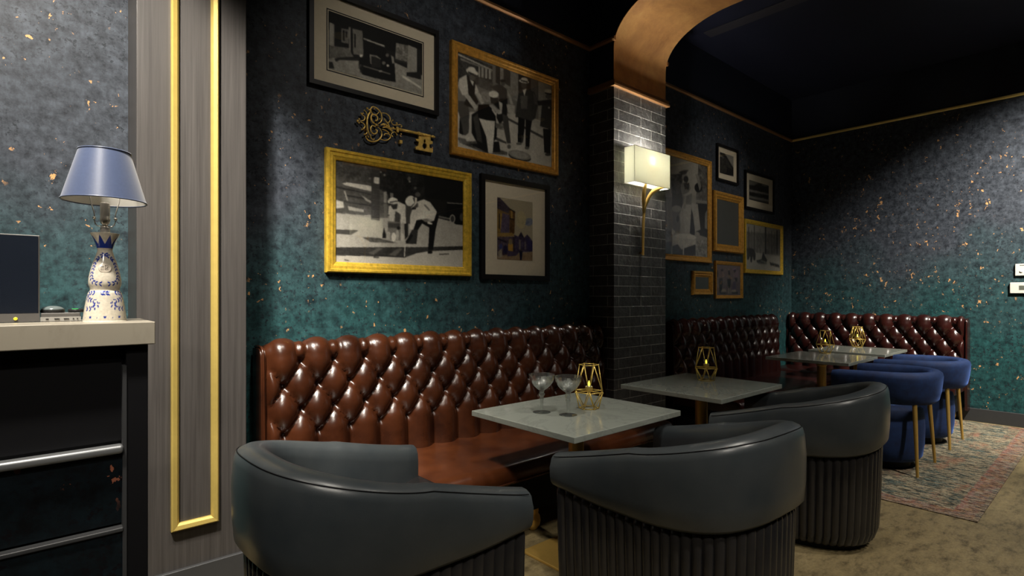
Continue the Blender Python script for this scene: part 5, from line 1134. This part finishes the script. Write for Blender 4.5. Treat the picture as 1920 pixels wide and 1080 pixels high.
# docking box, mouse, pen
t = thing('docking_station', 'low grey box with port slots beside the monitor on the counter', 'docking station', (.06, 1.975, 1.2785)); ox, oy, oz = .06, 1.975, 1.2785
B(.012, 1.945, 1.2785, .096, 2.03, 1.302).build('case', M['grey_plastic'], t, bevel=.002)
B(.011, 1.943, 1.2795, .097, 1.946, 1.2915).build('port_strip', plain('port_strip_grey', (.30, .29, .27), .4), t)
for xa, wd in ((.022, .006), (.040, .011), (.060, .011), (.079, .003), (.088, .003)):
    B(xa, 1.9418, 1.2845, xa + wd, 1.9435, 1.2868).build('port', M['black'], t)
t = thing('computer_mouse', 'black mouse with a pale shell lying on the docking station', 'mouse', (.037, 1.978, 1.3025))
mb = MB(); rg = []
for z, k in ((0, .96), (.003, 1), (.007, .97)): rg.append([(.027 * k * math.cos(a), .03 * k * math.sin(a), z) for a in [2 * PI * i / 28 for i in range(28)]])
mb.loft(rg); mb.build('underside', M['black_plastic'], t, True, 50)
mb = MB(); rg = []
for j in range(7):
    p = j / 6 * PI / 2; rg.append([(.026 * math.cos(p) * math.cos(a) + .0001, .029 * math.cos(p) * math.sin(a), .007 + .012 * math.sin(p)) for a in [2 * PI * i / 28 for i in range(28)]])
mb.loft(rg[:-1]); mb.build('shell', plain('mouse_shell', (.10, .12, .12), .2), t, True)
t = thing('marker_pen', 'black marker pen with a green clip lying on the docking station', 'pen', (.09, 1.96, 1.3075))
MB().tube([(-.02, 0, 0), (.024, .004, 0)], .005, 12).build('barrel', M['black_plastic'], t, True)
MB().box(-.012, -.003, .004, .002, .001, .0062).build('clip', plain('green_plastic', (.05, .45, .12), .4), t)

# ------------------------------------------------------------------ table lamp with painted bottle base
def lamp():
    t = thing('table_lamp', 'blue shaded table lamp with a white and blue painted ceramic base', 'lamp', (.148, 1.905, 1.2785))
    # ceramic profile (radius, height)
    prof = [(.001, 0), (.047, 0), (.0495, .003), (.047, .03), (.0425, .06), (.0385, .078), (.034, .0855), (.0345, .092), (.0375, .104), (.0372, .118), (.034, .136), (.0285, .160), (.022, .180), (.0178, .194), (.0175, .200), (.0185, .204), (.0205, .212), (.0255, .226), (.031, .238), (.033, .243), (.0325, .246), (.020, .246), (.001, .246)]
    PP = smoothpath([(r, 0, z) for r, z in prof], 9); pr = [(max(.0005, p.x), p.z) for p in PP]
    n = 320; white = np.array((.56, .51, .42)); blue = np.array((.02, .04, .24))
    # painted decoration in (angle, height), angle measured from the side facing the room
    va = math.atan2(-1.905, -.148)
    leaves = []
    def leaf_run(pts, n_):
        P = [Vector((a, z, 0)) for a, z in pts]; P = smoothpath([(p.x, p.y, 0) for p in P], 12); L_ = [0]
        for i in range(1, len(P)): L_.append(L_[-1] + math.hypot((P[i].x - P[i - 1].x) * .034, P[i].y - P[i - 1].y))
        for k in range(n_):
            s = L_[-1] * (k + .5) / n_; i = max(1, min(len(P) - 1, int(np.searchsorted(L_, s)))); d = P[i] - P[i - 1]; ang = math.atan2(d.y, d.x * .034)
            for sg in (-1, 1):
                aa = ang + sg * .75; leaves.append((P[i].x + sg * -math.sin(ang) * .0034 / .034, P[i].y + sg * math.cos(ang) * .0034, aa, .0044, .0020))
    leaf_run([(0, .188), (-.75, .172), (-.95, .148), (-.98, .125), (-.72, .108), (-.15, .103)], 13)
    leaf_run([(0, .188), (.75, .172), (.95, .148), (.98, .125), (.72, .108), (.15, .103)], 13)
    for s in (-1, 1):
        leaf_run([(s * .55, .079), (s * 1.1, .077), (s * 1.25, .068), (s * .95, .060), (s * .55, .056), (s * .42, .046), (s * .62, .036), (s * 1.1, .034)], 13)
    leaf_run([(-.28, .078), (.28, .078)], 4)
    dots = [(a, .012, .0034) for a in (-1.5, -.72, 0, .72, 1.5)] + [(a, .011, .0013) for a in (-1.1, -.36, .36, 1.1)]
    me_v = []; cols = []
    for r, z in pr:
        for i in range(n):
            th = 2 * PI * i / n; me_v.append((r * math.cos(th), r * math.sin(th), z))
            a = (th - va + PI) % (2 * PI) - PI; c = white.copy()
            hit = False
            if .04 < z < .20 or z < .085:
                for la, lz, ang, l1, l2 in leaves:
                    dx = (a - la) * max(r, .02); dz = z - lz
                    if abs(dx) < .005 and abs(dz) < .005:
                        u = dx * math.cos(ang) + dz * math.sin(ang); v = -dx * math.sin(ang) + dz * math.cos(ang)
                        if (u / l1) ** 2 + (v / l2) ** 2 < 1: hit = True; break
            for da, dz_, rr in dots:
                if math.hypot((a - da) * r, z - dz_) < rr: hit = True
            if .201 < z < .2445 and r > .0185:
                k = (z - .204) / .040; saw = abs(((a / (2 * PI) * 8) % 1) - .5) * 2
                if k < .28 + .62 * (1 - saw) ** 1.3 * 1 if saw < 1 else False: hit = True
            if hit: c = blue
            cols.append((*c, 1))
    fs = [(j * n + i, j * n + (i + 1) % n, (j + 1) * n + (i + 1) % n, (j + 1) * n + i) for j in range(len(pr) - 1) for i in range(n)]
    o = obj('ceramic_base', me_v, fs, M['ceramic'], t, True)
    at = o.data.color_attributes.new('col', 'FLOAT_COLOR', 'POINT'); at.data.foreach_set('color', np.array(cols, np.float32).ravel())
    # raised round emblem on the belly
    d = Vector((math.cos(va), math.sin(va), 0)); sd = Vector((-d.y, d.x, 0)); c0 = d * .0305 + Vector((0, 0, .148)); nrm = (d + Vector((0, 0, .26))).normalized(); up = nrm.cross(sd).normalized(); up = up if up.z > 0 else -up
    mb = MB(); mb.loft([[tuple(c0 + nrm * h + (sd * math.cos(a) + up * math.sin(a)) * r) for a in [2 * PI * i / 28 for i in range(28)]] for r, h in ((.0150, -.006), (.0145, .0004), (.0125, .0012))])
    em = mb.build('emblem', plain('emblem_cream', (.50, .44, .36), .2), t, True, 40)
    mb = MB(); rs = random.Random(4)
    for gx in range(-2, 3):
        for gz in range(-1, 2):
            cc = c0 + nrm * .0014 + sd * gx * .0036 + up * gz * .0052; a0 = rs.uniform(0, 6.28)
            mb.tube([tuple(cc + sd * .0016 * math.cos(a0 + k * .9) + up * .0021 * math.sin(a0 + k * .9)) for k in range(5)], .0005, 5)
    mb.build('emblem_relief', M['black_plastic'], em)
    # fittings
    MB().lathe([(.0105, .246), (.0115, .249), (.0115, .262), (.0085, .264), (.006, .270)], n=24).build('neck_cap', M['chrome'], t, True, 40)
    MB().lathe([(.005, .268), (.010, .274), (.0125, .284), (.011, .292), (.0115, .296), (.0115, .330), (.0095, .332)], n=24).build('socket', M['chrome'], t, True, 40)
    mb = MB()
    for s in (-1, 1):
        P = smoothpath([(s * .004, 0, .268), (s * .016, 0, .266), (s * .0225, 0, .276), (s * .024, 0, .286), (s * .024, 0, .30), (s * .034, 0, .35), (s * .034, 0, .42), (s * .012, 0, .462), (0, 0, .466)], 5)
        mb.tube([tuple(Vector((p.x * sd.x, p.x * sd.y, p.z))) for p in P], .0014, 8)
        mb.sphere((s * .024 * sd.x, s * .024 * sd.y, .288), .0042, 8)
    mb.build('harp', M['chrome'], t, True)
    # shade
    zb, zt2, rb, rt = .336, .475, .098, .060
    cy0 = .0
    mb = MB(); mb.lathe([(rb, zb), (rt, zt2), (rt - .0012, zt2), (rb - .0012, zb)], n=72)
    k = len(mb.f); mb.f = mb.f[:-2]; mb.f += [((3 * 72) + i, (3 * 72) + (i + 1) % 72, (i + 1) % 72, i) for i in range(72)]
    mb.build('lamp_shade', M['blue_shade'], t, True, 40)
    mb = MB(); mb.lathe([(rb - .0016, zb + .0005), (rt - .0016, zt2 - .0005)], n=72); mb.f = mb.f[:-2]
    mb.build('shade_lining', plain('white_lining', (.7, .68, .62), .8), t, True)
    mb = MB(); mb.tube([(rb * math.cos(2 * PI * i / 72), rb * math.sin(2 * PI * i / 72), zb) for i in range(72)], .0022, 6, closed=True); mb.build('shade_piping', M['blue_shade'], t, True); mb = MB(); mb.tube([(rt * math.cos(2 * PI * i / 72), rt * math.sin(2 * PI * i / 72), zt2) for i in range(72)], .0022, 6, closed=True)
    mb.build('shade_piping', M['blue_shade'], t, True)
    mb = MB()
    for k in range(3): mb.tube([(0, 0, .466), ((rt - .002) * math.cos(2 * PI * k / 3), (rt - .002) * math.sin(2 * PI * k / 3), .474)], .0012, 6)
    mb.sphere((0, 0, .470), .004, 8); mb.build('spider', M['chrome'], t, True)
lamp()

# ------------------------------------------------------------------ controls on the right wall
t = thing('wall_control', 'white wall control box with a round button, upper of the two', 'wall control', (XR, .728, 1.553))
MB().box(-.020, -.066, 0, 0, .066, .121).build('plate', M['white_plastic'], t, bevel=.003)
mb = MB(); mb.loft([[(dx, .018 + r * math.cos(a), .045 + r * math.sin(a)) for a in [2 * PI * i / 18 for i in range(18)]] for r, dx in ((.014, -.019), (.014, -.025), (.010, -.028))]); mb.build('button', plain('button_white', (.85, .85, .8), .3), t, True, 40)
MB().box(-.0215, -.03, .104, -.0195, .03, .108).build('slot', M['black'], t)
t = thing('wall_thermostat', 'wide white wall thermostat with a grey display below the control box', 'thermostat', (XR, .752, 1.372))
MB().box(-.024, -.082, 0, 0, .082, .111).build('plate', M['white_plastic'], t, bevel=.004)
MB().box(-.0255, -.062, .035, -.0235, .012, .079).build('display', plain('lcd_grey', (.10, .11, .09), .3), t)
